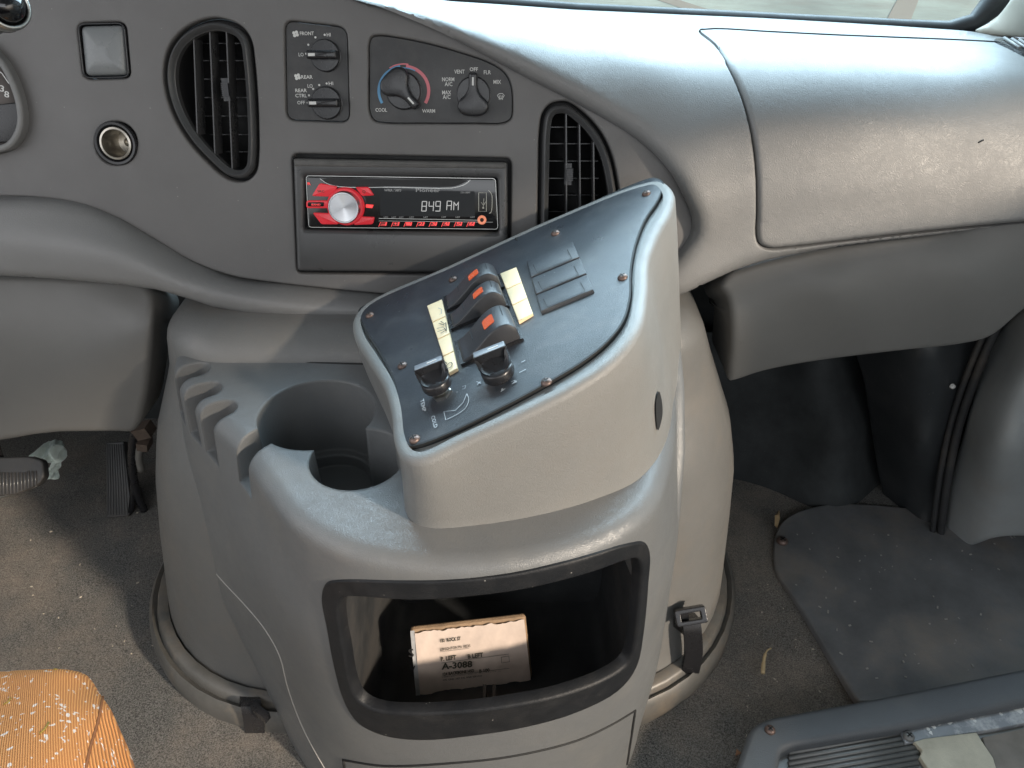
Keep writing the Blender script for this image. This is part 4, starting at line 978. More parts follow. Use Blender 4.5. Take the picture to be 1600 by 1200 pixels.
# u axis along the rockers
ud = (SPn.hit(790, 455) - SPn.hit(700, 491)).normalized()
SPn = Plane(p0, PN, ud)
pairs = [((549, 500), (563, 548)), ((552, 528), (572, 580)), ((572, 562), (590, 620)), ((597, 605), (606, 655)), ((608, 645), (618, 690)), ((613, 690), (628, 745)), ((626, 716), (638, 808)), ((655, 722), (668, 824)), ((720, 693), (750, 820)), ((810, 652), (850, 803)), ((900, 606), (930, 780)), ((962, 562), (996, 750)),
 ((1000, 510), (1030, 710)), ((1010, 455), (1047, 665)), ((1013, 405), (1053, 620)), ((1028, 365), (1060, 590)), ((1049, 325), (1064, 565)), ((1052, 298), (1063, 545)), ((1036, 281), (1030, 535)), ((1000, 285), (980, 535)), ((860, 340), (880, 535)), ((700, 413), (700, 538)), ((570, 473), (600, 538))]
rim = spl([a for a, _ in pairs], 6); base = spl([b for _, b in pairs], 6)
pod = thing('switch_pod', (0.03, .5, ZT), 'pale grey switch pod with dark plate of rockers and knobs, tilted on the console', 'switch pod')
rimuv = SPn.uvs(rim, .004); b3 = [onZ(a, b, ZT) for a, b in base]
plate_o = [(565, 490), (582, 479), (700, 427), (860, 353), (1000, 291), (1024, 285), (1036, 292), (1030, 316), (1008, 350), (993, 390), (986, 430), (985, 470), (975, 507), (950, 540), (910, 572), (860, 602), (780, 645), (700, 684), (655, 700), (640, 700), (632, 686), (627, 640), (620, 600), (600, 560), (576, 522)]
rings = []
lowp = [SPn.pt(u, v_, -.006) for u, v_ in rimuv]
rings.append([p - Vector((0, 0, .03)) for p in b3]); rings.append(b3)
for k in (.15, .35, .6, .85): rings.append([b.lerp(l, k) + Vector((0, 0, 0)) for b, l in zip(b3, lowp)])
for k in range(6):
    a = k / 5 * math.pi / 2; q = inset(rimuv, .0058 * (1 - math.cos(a))); rings.append([SPn.pt(u, v_, -.0015 + .0058 * math.sin(a)) for u, v_ in q])
q = inset(rimuv, .009); rings.append([SPn.pt(u, v_, .004) for u, v_ in q]); q = inset(rimuv, .0095)
rings.append([SPn.pt(u, v_, .0005) for u, v_ in inset(rimuv, .010)])
mb = MB(); mb.loft(rings, True, True); podb = mb.go('pod_body', M['pod'], pod, sharp=60)
pl_uv = SPn.uvs(spl(plate_o, 4)); mb = MB(); mb.slab(SPn, pl_uv, .0008, .0040, .0005, 2); mb.go('switch_plate', M['plate'], pod, sharp=50)
# thin black line round the plate
mb = MB(); mb.slab(SPn, inset(pl_uv, -.0012), .0006, .0043 - .0004); mb.go('plate_gasket', M['groove'], pod, sharp=50)
TP = Plane(SPn.P + SPn.N * .0040, PN, ud)
# screws
def screw(P, N, r, par, name='screw', m=None):
    mb = MB(); mb.lathe(P, N, [(r*1.05, 0), (r*1.05, .0006), (r*.98, r*.35), (r*.7, r*.62), (r*.35, r*.72), (.0001, r*.74)], 16); s_ = mb.go(name, m or M['rust'], par)
    N = Vector(N).normalized(); x = N.cross(Vector((.3, .2, .9))).normalized(); y = N.cross(x); mb = MB()
    for a_, b_ in ((x, y), (y, x)): mb.box(P + N * r * .70, a_, b_, N, r*1.15, r*.26, r*.12)
    mb.go('cross_slot', M['groove'], s_, smooth=False); return s_
for a, b in [(578, 493), (708, 437), (868, 365), (1010, 303), (973, 434), (854, 598), (648, 687), (629, 572)]: screw(TP.at(a, b), PN, .0037, pod)
# rockers: four pixel corners of the footprint give position; profile along u
def rocker(c0, c1, wpx0, w_m, lens, label=None):
    """c0 left end, c1 right end of the far edge (px on plate); w_m width towards camera"""
    u0, v0 = TP.uv(*c0); u1, v1 = TP.uv(*c1); L_ = math.hypot(u1-u0, v1-v0)
    P_ = TP.pt(u0, v0); X = (TP.pt(u1, v1) - P_).normalized(); Y = -(PN.cross(X))
    mb = MB(); mb.box(P_ + X*L_*.5 + Y*w_m*.5 + PN*.0012, X, Y, PN, L_ + .003, w_m + .0015, .0024); base_ = mb.go('switch_base', M['blackp'], pod, smooth=False)
    prof = spl([(0, .001), (.02, .0028), (.15, .0050), (.35, .0095), (.55, .0148), (.72, .0175), (.88, .0172), (.96, .0140), (1.0, .0090), (1.0, .003)], 4, closed=False)
    prof = [(x * L_, h) for x, h in prof] + [(L_, .001)]
    ins_ = .0015; mb = MB()
    def ring(y, sh): return [P_ + X * min(max(x, sh), L_ - sh) + Y * y + PN * max(h - sh, .0005) for x, h in prof]
    mb.loft([ring(.0003, .0012), ring(.0008, .0003), ring(.002, 0), ring(w_m - .002, 0), ring(w_m - .0008, .0003), ring(w_m - .0003, .0012)])
    r_ = mb.go('rocker_switch', M['rocker'], pod, sharp=60)
    # amber lens on the crown
    lu = .56; q = []
    for (a, b) in rnd([(.52, .30), (.72, .30), (.72, .68), (.52, .68)], .05, 3):
        x = a * L_; h = np.interp(x, [p[0] for p in prof[:-1]], [p[1] for p in prof[:-1]]); q.append((x, b * w_m, h))
    mb = MB(); mb.loft([[P_ + X*x + Y*y + PN*(h - .0006) for x, y, h in q], [P_ + X*x + Y*y + PN*(h + .0005) for x, y, h in q]]); mb.go('indicator_lens', M['amber'], r_, sharp=40)
    for a in (.28, .88):
        x = a * L_; h = np.interp(x, [p[0] for p in prof[:-1]], [p[1] for p in prof[:-1]]); mb = MB(); mb.box(P_ + X*x + Y*w_m*.3 + PN*(h+.0001), X, Y, PN, .0004, w_m*.45, .0006); mb.go('tick_line', M['groove'], r_, smooth=False)
    return r_
rocker((697, 467), (779, 433), 0, .0212, None)
rocker((704, 495), (787, 461), 0, .0212, None)
rocker((715, 537), (802, 500), 0, .0310, None)
# blanks: three raised cells
bo_ = [(824, 411), (896, 381), (929, 458), (847, 492)]
def bq(u, w):
    a, b, c, d = [np.array(p, float) for p in bo_]; return tuple(a*(1-u)*(1-w) + b*u*(1-w) + c*u*w + d*(1-u)*w)
for k in range(3):
    w0, w1 = k/3 + .012, (k+1)/3 - .012
    mb = MB(); mb.slab(TP, TP.uvs([bq(0, w0), bq(1, w0), bq(1, w1), bq(0, w1)]), 0, .0030, .001, 2); cell = mb.go('switch_blank', M['plate'], pod, sharp=30)
    CP = Plane(TP.P + PN * .0030, PN, ud); mb = MB()
    stroke(mb, CP, [bq(.10, w0 + .06), bq(.13, w1 - .08), bq(.86, w1 - .08), bq(.84, w0 + .05)], 1.5, .0005)
    mb.go('cell_outline', M['groove'], cell, smooth=False)
# labels
def strip(c, n):
    a, b, cc, d = [np.array(p, float) for p in c]
    for k in range(n):
        w0, w1 = k/n + .006, (k+1)/n - .006
        q = [a*(1-w0)+d*w0, b*(1-w0)+cc*w0, b*(1-w1)+cc*w1, a*(1-w1)+d*w1]
        mb = MB(); mb.slab(TP, TP.uvs([tuple(p) for p in q]), 0, .0028, .0006, 2); lab_ = mb.go('label_tile', M['cream'], pod, sharp=50)
        yield lab_
LPp = Plane(TP.P + PN * .0031, PN, ud)
tiles = list(strip([(669, 481), (692, 471), (717, 580), (703, 588)], 4)) + list(strip([(783, 431), (808, 421), (834, 494), (812, 507)], 3))
mb = MB(); stroke(mb, LPp, [(685, 482), (690, 484), (690, 491), (687, 492)], 1.2); mb.go('symbol', M['dim'], tiles[0], smooth=False)
mb = MB()
for a, b in (((683, 514), (694, 512)), ((684, 519), (694, 516)), ((686, 506), (694, 509)), ((689, 522), (695, 518)), ((689, 503), (694, 506)), ((697, 505), (698, 518)), ((697, 505), (692, 509)), ((698, 518), (694, 513))): stroke(mb, LPp, [a, b], 1.3)
mb.go('symbol', M['ink'], tiles[1], smooth=False)
mb = MB(); stroke(mb, LPp, spl([(698, 572), (705, 567), (707, 570), (704, 575), (698, 576), (698, 572)], 4, False), 1.4)
for a, b in (((691, 570), (697, 572)), ((692, 575), (697, 575)), ((694, 565), (699, 569)), ((690, 566), (696, 570))): stroke(mb, LPp, [a, b], 1.3)
mb.go('symbol', M['ink'], tiles[3], smooth=False)
# pod knobs
def podknob(px, py, lift, nut, K=.72):
    """px,py = px of the knob's bottom centre on the plate"""
    c = TP.at(px, py); X = ud; Y = PN.cross(X); r = .0150 * K
    if nut:
        mb = MB(); mb.lathe(c, PN, [(.0075, 0), (.0075, .0022), (.005, .003), (.005, .008)], 6); nt_ = mb
        n_o = mb.go('shaft_nut', M['steel'], pod, sharp=20)
    b_ = c + PN * lift; mb = MB()
    # skirt
    mb.lathe(b_, PN, [(r*.93, 0), (r, .002*K), (r, .007*K), (r*.97, .009*K), (r*.9, .010*K)], 32); k_ = mb.go('rotary_knob', M['blackp'], pod, sharp=50)
    LPk = Plane(b_, PN, X)
    # rear grip wall: straight back edge, flat pale top
    o2 = rnd([(-.0150*K, .0035*K), (.0150*K, .0035*K), (.0150*K, .0125*K), (-.0150*K, .0125*K)], .0015*K, 3)
    mb = MB(); rr_ = []
    for h, k, dy in ((.008, 1.0, 0), (.016, 1.0, .001), (.0225, 1.02, .0015), (.0238, .99, .0015)): rr_.append([LPk.pt(u * k, v_ + dy*K, h*K) for u, v_ in o2])
    mb.loft(rr_); mb.go('grip', M['blackp'], k_, sharp=40)
    mb = MB(); mb.slab(LPk, [(u, v_ + .0015*K) for u, v_ in inset(o2, .0004)], .0234*K, .0242*K, .0002); mb.go('grip_cap', M['knobtop'], k_, sharp=40)
    mb = MB(); mb.slab(LPk, [(-.001*K, .0088*K), (.009*K, .0088*K), (.009*K, .0098*K), (-.001*K, .0098*K)], .0242*K, .0246*K); mb.go('pointer_mark', M['white'], k_, smooth=False)
    # cheeks sweeping to the front
    mb = MB(); n_ = 14; vv = []
    for k in range(n_ + 1):
        a = math.pi * k / n_; x = r * math.cos(a); y = -r * .98 * math.sin(a); h = K*(.0225 - .0135 * math.sin(a) ** .8)
        y0 = .004; 
        vv.append((x, y + .003*K, h))
    outer_b = [LPk.pt(x, y, .006*K) for x, y, h in vv]; outer_t = [LPk.pt(x, y, h) for x, y, h in vv]; inner_t = [LPk.pt(x*.86, y*.86, h - .0008*K) for x, y, h in vv]; inner_b = [LPk.pt(x*.62, y*.40, .0125*K) for x, y, h in vv]; inner_c = [LPk.pt(x*.80, .0045*K, (.0175 - .002 * abs(x) / r)*K) for x, y, h in vv]
    mb.loft([outer_b, outer_t, inner_t, inner_b, inner_c], False, False, closed=False); mb.go('cheek', M['gloss_k'], k_, sharp=60)
M['gloss_k'] = mat('knob_black', (.012, .012, .014), .28, mottle=.1)
podknob(691, 616, .007, True, .70); podknob(783, 592, .003, False, .76)
# printed marks on the plate
PPl = Plane(TP.P + PN * .0003, PN, ud); mb = MB()
for pts in ([(745, 597), (752, 600)], [(746, 602), (751, 597)], [(783, 613), (790, 608)], [(803, 600), (808, 596)], [(812, 583), (822, 578)], [(815, 567), (821, 564)], [(757, 420), (760, 422)]): stroke(mb, PPl, pts, 1.6)
text(mb, '2', PPl, (800, 601), (808, 598), 7); text(mb, '1', PPl, (784, 612), (787, 611), 6)
stroke(mb, PPl, [(723, 605), (728, 603), (727, 608), (723, 609)], .9)
mb_c = spl([(730, 616), (733, 625), (728, 638), (715, 648), (697, 657)], 4, False); stroke(mb, PPl, mb_c + [(694, 644), (712, 642), (724, 630), (730, 616)], 1.1)
def vtext(s_, a, b, cap): text(mb, s_, PPl, a, b, cap)
text(mb, 'TEMP', PPl, (657, 626), (661, 645), 6); text(mb, 'COLD', PPl, (674, 652), (679, 670), 6)
mb.go('plate_print', mat('worn_print', (.38, .40, .42), .5, mottle=.3, mscale=200), pod, smooth=False)
# scuffs low on the pod, notch on top edge
pbv = bvh_of(podb)
mb = MB(); a = bhit(pbv, 806, 372, .001)[0]; b = bhit(pbv, 813, 388, .001)[0]
if a and b: mb.tube([a, (a+b)/2, b], .0011, 6); mb.go('rim_crack', M['groove'], pod)
groove(dens(spl([(1028, 612), (1023, 625), (1021, 645), (1022, 662), (1028, 670), (1032, 655), (1033, 630), (1030, 615), (1028, 612)], 4, False), 4, False), .0008, 'x', M['groove'], pod, bv=pbv) if False else None
# oval slot between pod and console
hb = bhit(pbv, 1028, 642, .0006)
if hb[0] is not None:
    q = [bhit(pbv, a, b, .0012)[0] or bhit(cbv, a, b, .0012)[0] for a, b in spl([(1027, 611), (1031, 622), (1033, 645), (1030, 662), (1026, 672), (1023, 655), (1023, 625)], 4)]
    if all(x is not None for x in q): mb = MB(); mb.add(q, [tuple(range(len(q)))]); mb.go('finger_slot', M['groove'], pod, smooth=False)

# ================================================================== FOOTWELL RIGHT
t = TPS([(1140, 560, .98), (1140, 800, .90), (1210, 560, .98), (1240, 790, .865), (1250, 700, .90), (1300, 560, .93), (1330, 780, .845), (1330, 680, .87), (1380, 560, 1.02), (1400, 820, .90), (1390, 700, .95), (1430, 560, .93), (1450, 840, .82), (1440, 700, .86), (1520, 560, .88), (1500, 700, .83), (1480, 860, .80), (1600, 520, .9)])
fl_ = patch('footwell_lining', [(1100, 520), (1580, 480), (1560, 540), (1520, 640), (1500, 740), (1485, 860), (1460, 862), (1420, 852), (1390, 835), (1365, 812), (1330, 797), (1285, 790), (1240, 798), (1225, 806), (1195, 800), (1150, 790), (1100, 780)], t.surf(), M['lining'], None, sp=16, bev=0, thick=.01, loc=(.35, .9, 0))
tag(fl_, 'black folded carpet lining at the back of the passenger footwell', 'footwell lining')
tc_ = TPS([(1345, 560, .90), (1365, 680, .885), (1385, 790, .87), (1400, 560, .835), (1410, 700, .825), (1420, 830, .815), (1450, 550, .805), (1445, 700, .795), (1440, 845, .792), (1500, 560, .815), (1480, 700, .81), (1468, 850, .80), (1540, 545, .84), (1425, 620, .818)])
fc_ = patch('footwell_cover', spl([(1335, 520), (1348, 600), (1360, 680), (1372, 750), (1386, 805), (1402, 832), (1430, 848), (1470, 860), (1480, 780), (1496, 700), (1520, 610), (1545, 545), (1550, 500), (1440, 500)], 5), tc_.surf(), mat('satin_black_cover', (.028, .031, .034), .36, mottle=.2, grain=.2, speck=.3, dirt=(.1, .1, .1), damt=.2), None, sp=12, bev=.006, thick=.03, loc=(.42, .85, 0))
tag(fc_, 'satin black curved cover standing beside the grey kick trim', 'cover')
mb = MB(); mb.lathe(tc_.surf()(1486, 601) + Vector((0, -.003, 0)), (0, -1, .2), [(.0035, 0), (.003, .003), (.0001, .004)], 10); mb.go('white_clip', M['white'], fc_)
# kick trim on the right
t = TPS([(1475, 858, .795), (1500, 700, .815), (1560, 530, .83), (1540, 855, .745), (1540, 700, .745), (1600, 850, .74), (1600, 700, .72), (1600, 500, .76), (1700, 850, .76), (1700, 600, .74), (1590, 600, .74), (1640, 700, .76)])
kt = patch('kick_trim', spl([(1468, 856), (1475, 800), (1484, 740), (1500, 680), (1520, 610), (1545, 540), (1570, 500), (1620, 460), (1720, 420), (1720, 860), (1660, 848), (1600, 842), (1560, 844), (1520, 855), (1490, 861)], 5), t.surf(), M['trim'], None, sp=14, bev=.010, thick=.03, loc=(.5, .8, 0))
tag(kt, 'grey moulded kick panel trim at the right edge of the passenger footwell', 'trim')
q = [onY(a, b, y) for a, b, y in [(1560, 505, .80), (1542, 545, .80), (1520, 600, .80), (1500, 660, .80), (1486, 720, .795), (1476, 780, .79), (1470, 830, .785), (1467, 860, .782)]]
mb = MB(); mb.tube(spl([tuple(p) for p in q], 5, False), .0055, 8); mb.tube(spl([tuple(p + Vector((-.010, .003, 0))) for p in q], 5, False), .004, 8)
tag(mb.go('rubber_seal', M['rubber'], None, loc=(.42, .79, .1)), 'black double rubber seal running down beside the grey kick trim', 'seal')
# mat
mp_ = spl([(1212, 890), (1209, 860), (1212, 835), (1222, 815), (1245, 800), (1290, 788), (1350, 786), (1420, 792), (1500, 800), (1700, 810), (1740, 830), (1740, 1080), (1600, 1070), (1480, 1085), (1345, 1096), (1339, 1092), (1300, 1028), (1260, 962), (1230, 918)], 4)
mp_ = [p for p in mp_]
MS = lambda a, b: onZ(a, b, .008)
fm = patch('floor_mat', mp_, MS, M['mat_'], None, sp=14, bev=.003, thick=.008, loc=(.5, .65, 0), noise=lambda p: .0016 * math.sin(p.x * 19 + 3 * math.sin(p.y * 11)) * math.cos(p.y * 15))
tag(fm, 'worn dark rubber floor mat in the passenger footwell', 'floor mat')
s_ = screw(onZ(1222, 846, .0085), Vector((0, 0, 1)), .008, None); s_.name = 'floor_screw'
tag(s_, 'rusty screw head in the near left corner of the rubber mat', 'screw')
# ================================================================== STEP WELL
SW = Plane((0, 0, .045), (0, 0, 1))
sw = thing('door_step', SW.at(1400, 1150) - Vector((0, 0, .05)), 'blue-grey door step surround with ribbed aluminium tread, bottom right', 'door step')
so_ = rnd([(1145, 1215), (1172, 1135), (1200, 1120), (1380, 1087), (1600, 1043), (1800, 1003), (1800, 1500), (1100, 1500)], [30, 18, 20, 10, 10, 10, 10, 10], 6)
si_ = rnd([(1205, 1290), (1221, 1172), (1240, 1164), (1400, 1138), (1600, 1098), (1760, 1068), (1760, 1460), (1170, 1460)], [30, 12, 12, 10, 10, 10, 10, 10], 6)
mb = MB(); mb.ring(SW, SW.uvs(so_), SW.uvs(si_), -.045, 0, .007, .007); mb.go('step_surround', M['step'], sw, sharp=60)
TW = Plane((0, 0, .028), (0, 0, 1))
mb = MB(); mb.slab(TW, TW.uvs([(1200, 1140), (1700, 1040), (1700, 1400), (1150, 1400)]), -.012, 0); tr = mb.go('tread_plate', M['tread'], sw, smooth=False)
for k in range(9):
    y0 = 1176 + k * 8.5
    a = TW.at(1232, y0 + 2, .001); b = TW.at(1434 - k * 0, y0 - 34, .001); mb = MB(); mb.tube([a, b], .0028, 8); mb.go('tread_rib', M['tread'], tr)
mb = MB(); mb.slab(TW, TW.uvs([(1405, 1147), (1416, 1136), (1600, 1103), (1720, 1085), (1720, 1112), (1600, 1134), (1560, 1142), (1440, 1162), (1412, 1166)]), .0, .006, .001); ms = mb.go('metal_strip', mat('painted_strip', (.20, .215, .23), .45, mottle=.15, dirt=(.6, .6, .6), dscale=45, damt=.9), sw, sharp=40)
mb = MB(); mb.slab(TW, TW.uvs([(1425, 1165), (1440, 1160), (1522, 1150), (1528, 1160), (1548, 1190), (1560, 1230), (1450, 1240), (1446, 1205), (1434, 1188), (1438, 1178)]), .001, .0075, .001); mb.go('tape_patch', M['tape'], sw, sharp=40)
mb = MB(); mb.slab(TW, TW.uvs([(1533, 1155), (1720, 1115), (1720, 1300), (1575, 1300)]), .0, .004, .001); mb.go('worn_plate', mat('brown_worn', (.17, .145, .12), .6, mottle=.3, mscale=20), sw, sharp=40)
mb = MB()
for (a, b, r) in [(1455, 1139, 5), (1463, 1135, 4), (1447, 1144, 3), (1481, 1134, 4), (1515, 1128, 3), (1520, 1131, 2.5), (1585, 1112, 8), (1592, 1108, 6), (1560, 1120, 3), (1452, 1150, 3)]:
    p = TW.at(a, b, .0062); rr = r * (p - CAM).dot(FW) / FPX; q = [(p.x + rr * random.uniform(.6, 1.3) * math.cos(t_), p.y + rr * random.uniform(.7, 1.5) * math.sin(t_)) for t_ in np.linspace(0, 2*math.pi, 9, endpoint=False)]
    mb.add([Vector((x, y, p.z)) for x, y in q], [tuple(range(9))])
mb.go('paint_spot', M['white'], ms, smooth=False)
screw(SW.at(1203, 1141, .0), (0, 0, 1), .0055, sw); screw(TW.at(1417, 1156, .006), (0, 0, 1), .0058, sw, m=M['tread'])

# ================================================================== STRAP LATCHES
lt = thing('rubber_latch', onZ(1080, 1050, 0), 'black rubber hold-down latch with looped top, right of the console', 'latch', 'hold-down latches of the engine cover')
yy = onZ(1092, 1046, 0).y - .02
c = onY(1080, 965, yy + .03)
q = [onY(1098, 968, yy), onY(1100, 1000, yy), onY(1096, 1030, yy - .004), onY(1090, 1042, yy - .005)]
def ribbon(P_, w, th, side=Vector((1, 0, 0))):
    mb = MB(); rings = []
    for i, p in enumerate(P_):
        d = (P_[min(i+1, len(P_)-1)] - P_[max(i-1, 0)]).normalized(); n = d.cross(side).normalized(); s_ = side * (w[i] if isinstance(w, list) else w) / 2
        rings.append([p - s_ - n*th/2, p + s_ - n*th/2, p + s_ + n*th/2, p - s_ + n*th/2])
    mb.loft(rings); return mb
P_ = [onY(1072, 962, yy + .02), onY(1080, 975, yy), onY(1083, 1000, yy - .005), onY(1083, 1025, yy - .006), onY(1078, 1048, yy - .004)]
ribbon([Vector(p) for p in spl([tuple(p) for p in P_], 4, False)], .020, .007).go('strap', M['blackp'], lt, sharp=50)
P_ = [onY(1052, 1015, yy + .03), onY(1057, 990, yy + .02), onY(1062, 970, yy + .01), onY(1066, 962, yy)]
ribbon([Vector(p) for p in spl([tuple(p) for p in P_], 4, False)], .014, .008).go('bracket', M['blackp'], lt, sharp=50)
mb = MB(); cc = onY(1079, 962, yy - .002)
LPq = Plane(cc, (-.1, -.75, .65), (1, 0, .25)); mb.ring(LPq, rnd([(-.017, -.009), (.017, -.009), (.017, .009), (-.017, .009)], .003, 3), rnd([(-.011, -.004), (.011, -.004), (.011, .004), (-.011, .004)], .001, 3), -.006, .006, .001, .001); mb.go('buckle', M['blackp'], lt, sharp=50)
lt2 = thing('rubber_latch', onZ(395, 1140, 0), 'small black rubber hold-down latch, left of the console foot', 'latch', 'hold-down latches of the engine cover')
yl = onZ(398, 1140, 0).y
P_ = [onY(388, 1090, yl + .02), onY(394, 1105, yl), onY(398, 1125, yl - .003), onY(400, 1142, yl - .002)]
ribbon([Vector(p) for p in spl([tuple(p) for p in P_], 4, False)], .022, .008).go('strap', M['blackp'], lt2, sharp=50)
P_ = [onY(384, 1092, yl + .02), onY(405, 1112, yl - .01), onY(418, 1122, yl - .015)]
ribbon(P_, .010, .008, Vector((0, 0, 1))).go('bracket', M['blackp'], lt2, sharp=50)

# ================================================================== LEAVES AND LITTER
def leaf(px, py, z, pts, lab, cat, name, m=None, h=.006):
    P_ = [onZ(px + a, py + b, z) for a, b in pts]; c = sum(P_, Vector()) / len(P_); n = len(P_)
    top = [p + Vector((0, 0, h * (.4 + .6 * math.sin(i * 2.3)))) for i, p in enumerate(P_)]
    v_ = [tuple(p + Vector((0, 0, .001))) for p in top] + [tuple(p) for p in top] + [tuple(c + Vector((0, 0, h))), tuple(c + Vector((0, 0, h - .001)))]
    f_ = [(i, (i+1) % n, 2*n) for i in range(n)] + [(n + (i+1) % n, n + i, 2*n + 1) for i in range(n)] + [(i, n+i, n+(i+1) % n, (i+1) % n) for i in range(n)]
    o = obj(name, v_, f_, m or M['leaf'], None, smooth=False, loc=c); tag(o, lab, cat); return o
leaf(1050, 1075, .002, [(-17, 4), (-10, -4), (-3, -8), (5, -9), (4, -3), (10, 2), (4, 7), (-4, 5), (-12, 8)], 'bright orange-brown leaf scrap on the carpet at the foot of the console latch', 'leaf', 'dry_leaf', h=.010)
leaf(1212, 815, .004, [(-3, 10), (-4, 0), (-1, -10), (3, -10), (5, 0), (3, 9)], 'curled tan leaf on the carpet at the top corner of the rubber mat', 'leaf', 'dry_leaf', mat('tan_leaf', (.34, .24, .13), .6), h=.014)
leaf(1152, 1180, .003, [(-4, 4), (-3, -4), (3, -6), (5, 2)], 'small brown leaf crumb against the door step corner', 'leaf', 'dry_leaf', mat('brown_leaf', (.2, .1, .05), .7), h=.008)
mb = MB(); q = [onZ(a, b, z) for a, b, z in ((1192, 1052, .004), (1193, 1038, .005), (1195, 1025, .007), (1199, 1016, .008), (1205, 1013, .006))]; mb.tube(spl([tuple(p) for p in q], 4, False), [.0026] * 5 + [.002] * 5 + [.001] * 7, 6)
tag(mb.go('dry_stalk', mat('straw', (.55, .42, .24), .6), None, loc=q[0]), 'thin bent straw-coloured stalk lying on the carpet left of the mat', 'stalk')
mb = MB()
for k in range(80):
    px = random.choice([random.uniform(1130, 1330), random.uniform(20, 330)]) ; py = random.uniform(820, 1180) if px > 600 else random.uniform(800, 1040)
    if px > 600 and px > 1190 + (py - 880) * .62: continue
    p = onZ(px, py, .002); s_ = random.uniform(.0004, .0012); an = random.uniform(0, 3)
    mb.box(p, (math.cos(an), math.sin(an), 0), (-math.sin(an), math.cos(an), .2), (0, 0, 1), s_ * random.uniform(1, 3), s_, s_)
tag(mb.go('crumbs', mat('crumb', (.5, .44, .36), .8), None, smooth=False, loc=(0, .7, 0)), 'scattered pale crumbs and grit on the carpet', 'crumbs', kind='stuff')
mb = MB()
for k in range(60):
    px = random.uniform(1225, 1590); py = random.uniform(830, 1060)
    if py > 880 and px < 1212 + (py - 890) * .65: continue
    p = onZ(px, py, .0095); s_ = random.uniform(.0008, .002); an = random.uniform(0, 3)
    mb.box(p, (math.cos(an), math.sin(an), 0), (-math.sin(an), math.cos(an), .1), (0, 0, 1), s_ * random.uniform(1, 2.5), s_, s_ * .6)
tag(mb.go('grit', mat('mat_grit', (.33, .32, .30), .8), None, smooth=False, loc=(.5, .7, 0)), 'fine grit scattered over the rubber mat', 'grit', kind='stuff')
# paper scrap near the pedals
pp = [(44, 716), (58, 704), (76, 692), (92, 690), (99, 697), (97, 712), (93, 726), (88, 747), (70, 748), (68, 733), (76, 730), (80, 724), (68, 722), (66, 716)]
t = TPS([(44, 716, .90), (76, 690, .95), (99, 697, .955), (93, 726, .92), (70, 748, .895), (80, 715, .915), (68, 722, .90), (90, 705, .925)])
def crum(p): a_ = p.x * 170; b_ = p.z * 150; return .004 * abs(((a_ + .6 * b_) % 2) - 1) + .0035 * abs(((b_ * 1.1 - a_ * .5) % 1.6) - .8) + .002 * math.sin(a_ * 2.1 + b_)
o = patch('paper_scrap', pp, t.surf(), M['teal'], None, sp=2.6, bev=0, thick=.0006, noise=crum, sharp=20, loc=onY(80, 715, .915))
tag(o, 'crumpled pale mint paper scrap behind the brake pedal', 'paper')

# ================================================================== PEDALS
bp_ = Plane(onY(30, 742, .78), (0, -.75, .66)); br = thing('brake_pedal', onY(30, 760, .80), 'black ribbed brake pedal pad at the left edge', 'pedal')
mb = MB(); o_ = rnd([(-60, 716), (45, 713), (66, 719), (69, 745), (60, 757), (22, 773), (-60, 780)], 6); mb.slab(bp_, bp_.uvs(o_), -.012, .0, .003); mb.go('pedal_pad', M['rubber'], br, sharp=50)
mb = MB(); mb.tube([onY(-60, 781, .775), onY(0, 776, .775), onY(25, 771, .775), onY(58, 758, .775)], .0022, 6); mb.go('metal_edge', M['steel'], br)
for k in range(15):
    x = -22 + k * 5.6; mb = MB(); a = bp_.at(x, 736 + (2 if x < 40 else 0), .001); b = bp_.at(x, 772 - max(0, x - 20) * .35, .001); mb.tube([a, b], .0013, 6); mb.go('rib', M['vane'], br)
mb = MB(); mb.box(onY(-20, 700, .82), (1, 0, 0), (0, 1, 0), (0, .2, 1), .03, .012, .1); mb.go('pedal_arm', M['blackp'], br, smooth=False)
ap = Plane(onY(184, 750, .86), (0, -.75, .66)); ac = thing('accelerator_pedal', onY(184, 800, .85), 'narrow ribbed accelerator pedal beside the engine cover', 'pedal')
mb = MB(); mb.slab(ap, ap.uvs([(165, 692), (193, 690), (205, 792), (201, 806), (166, 810)]), -.012, 0, .0015); mb.go('pedal_pad', M['rubber'], ac, sharp=50)
for k in range(8):
    mb = MB(); x = 168 + k * 3.4; mb.tube([ap.at(x, 694, .0006), ap.at(x + k * 1.1, 804, .0006)], .0009, 6); mb.go('rib', mat('rib_grey', (.09, .09, .09), .5) if k == 0 else bpy.data.materials['rib_grey'], ac)
mb = MB(); mb.tube([onY(206, 700, .85), onY(208, 770, .84), onY(204, 800, .83)], .004, 8); mb.go('pedal_rod', M['blackp'], ac)
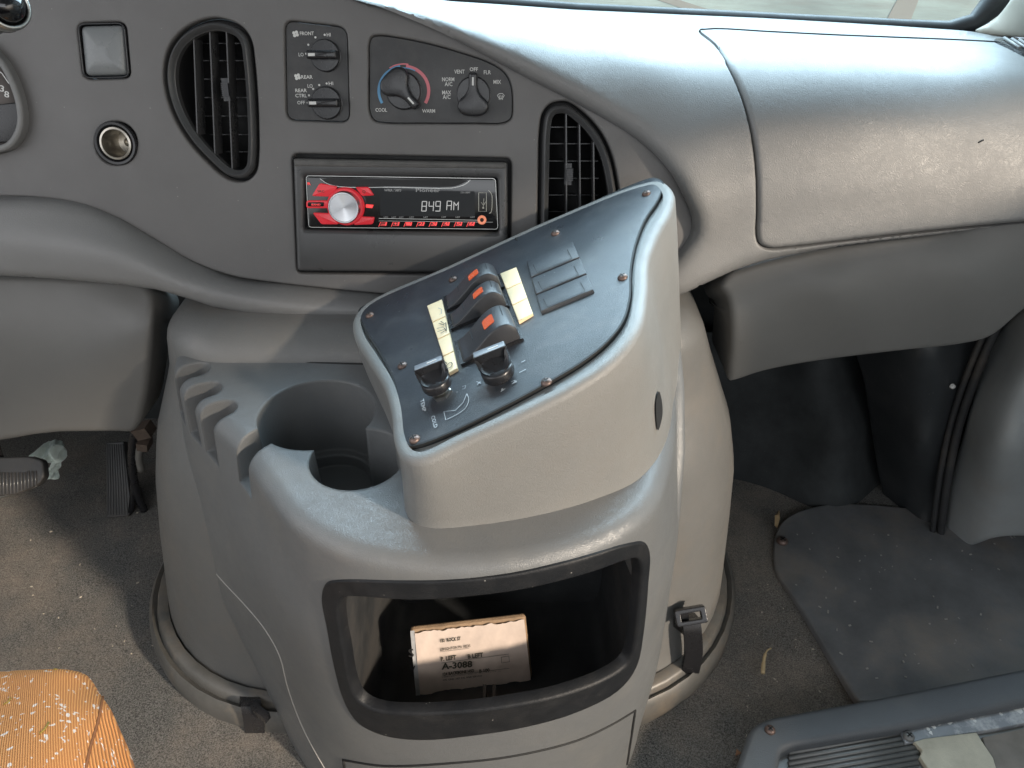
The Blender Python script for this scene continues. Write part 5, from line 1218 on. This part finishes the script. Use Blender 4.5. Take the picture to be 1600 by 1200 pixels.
# cable clutter between knee panel and cover
cb = thing('cable_bracket', onY(226, 690, .8), 'rusty bracket with a dangling cable in the gap left of the engine cover', 'bracket')
mb = MB(); mb.box(onY(225, 672, .80), (1, 0, .3), (0, 1, 0), (-.3, 0, 1), .02, .02, .016); mb.box(onY(226, 693, .80), (1, 0, -.2), (0, 1, 0), (.2, 0, 1), .014, .02, .012); mb.go('bracket_body', mat('grimy_metal', (.09, .065, .05), .6, mottle=.4, mscale=80), cb, smooth=False)
mb = MB(); mb.tube(spl([tuple(onY(a, b, .84)) for a, b in ((212, 660), (206, 720), (214, 770), (226, 800), (236, 850))], 5, False), .006, 8); mb.go('cable', M['blackp'], cb)
mb = MB(); mb.tube(spl([tuple(onY(a, b, .80)) for a, b in ((222, 690), (217, 712), (221, 735))], 4, False), .005, 8); mb.go('cable', M['tread'], cb)

# ================================================================== DRIVER SEAT
t = TPS([(0, 1036, .335), (110, 1036, .335), (150, 1062, .335), (60, 1060, .315), (60, 1150, .27), (-60, 1150, .27), (-60, 1036, .335), (160, 1110, .305), (180, 1150, .295), (225, 1200, .29), (150, 1200, .262), (60, 1300, .215), (228, 1300, .27)])
seat = thing('driver_seat', onY(40, 1150, .25) - Vector((0, 0, .35)), 'orange fleck-patterned fabric seat corner in the lower left', 'seat')
sc = patch('seat_cushion', spl([(-80, 1038), (0, 1036), (60, 1032), (110, 1033), (138, 1040), (156, 1056), (175, 1090), (196, 1130), (214, 1168), (228, 1210), (240, 1300), (-80, 1300)], 5), t.surf(), M['fabric'], seat, sp=11, bev=.014, thick=.10, noise=lambda p: .0012 * math.sin(p.x * 60) * math.sin(p.y * 47))
sbv = bvh_of(sc)
groove(dens(spl([(143, 1043), (150, 1062), (160, 1080), (158, 1100), (152, 1130), (140, 1170), (132, 1210)], 4, False), 6, False), .0011, 'seam_stitching', mat('seam_dark', (.2, .07, .02), .8), seat, bv=sbv)
for a, b, c_, d_ in ((62, 1147, 76, 1129), (6, 1101, 17, 1091), (84, 1046, 92, 1043)):
    groove([(a, b), ((a+c_)/2 + 1, (b+d_)/2 + 2), (c_, d_)], .0007, 'loose_thread', mat('thread', (.22, .14, .02), .8), seat, bv=sbv)

0 and print('BOX', A_, B_, C_, D_, N_, LZ); 0 and print([tuple(round(c,3) for c in p) for p in r2[::8]])
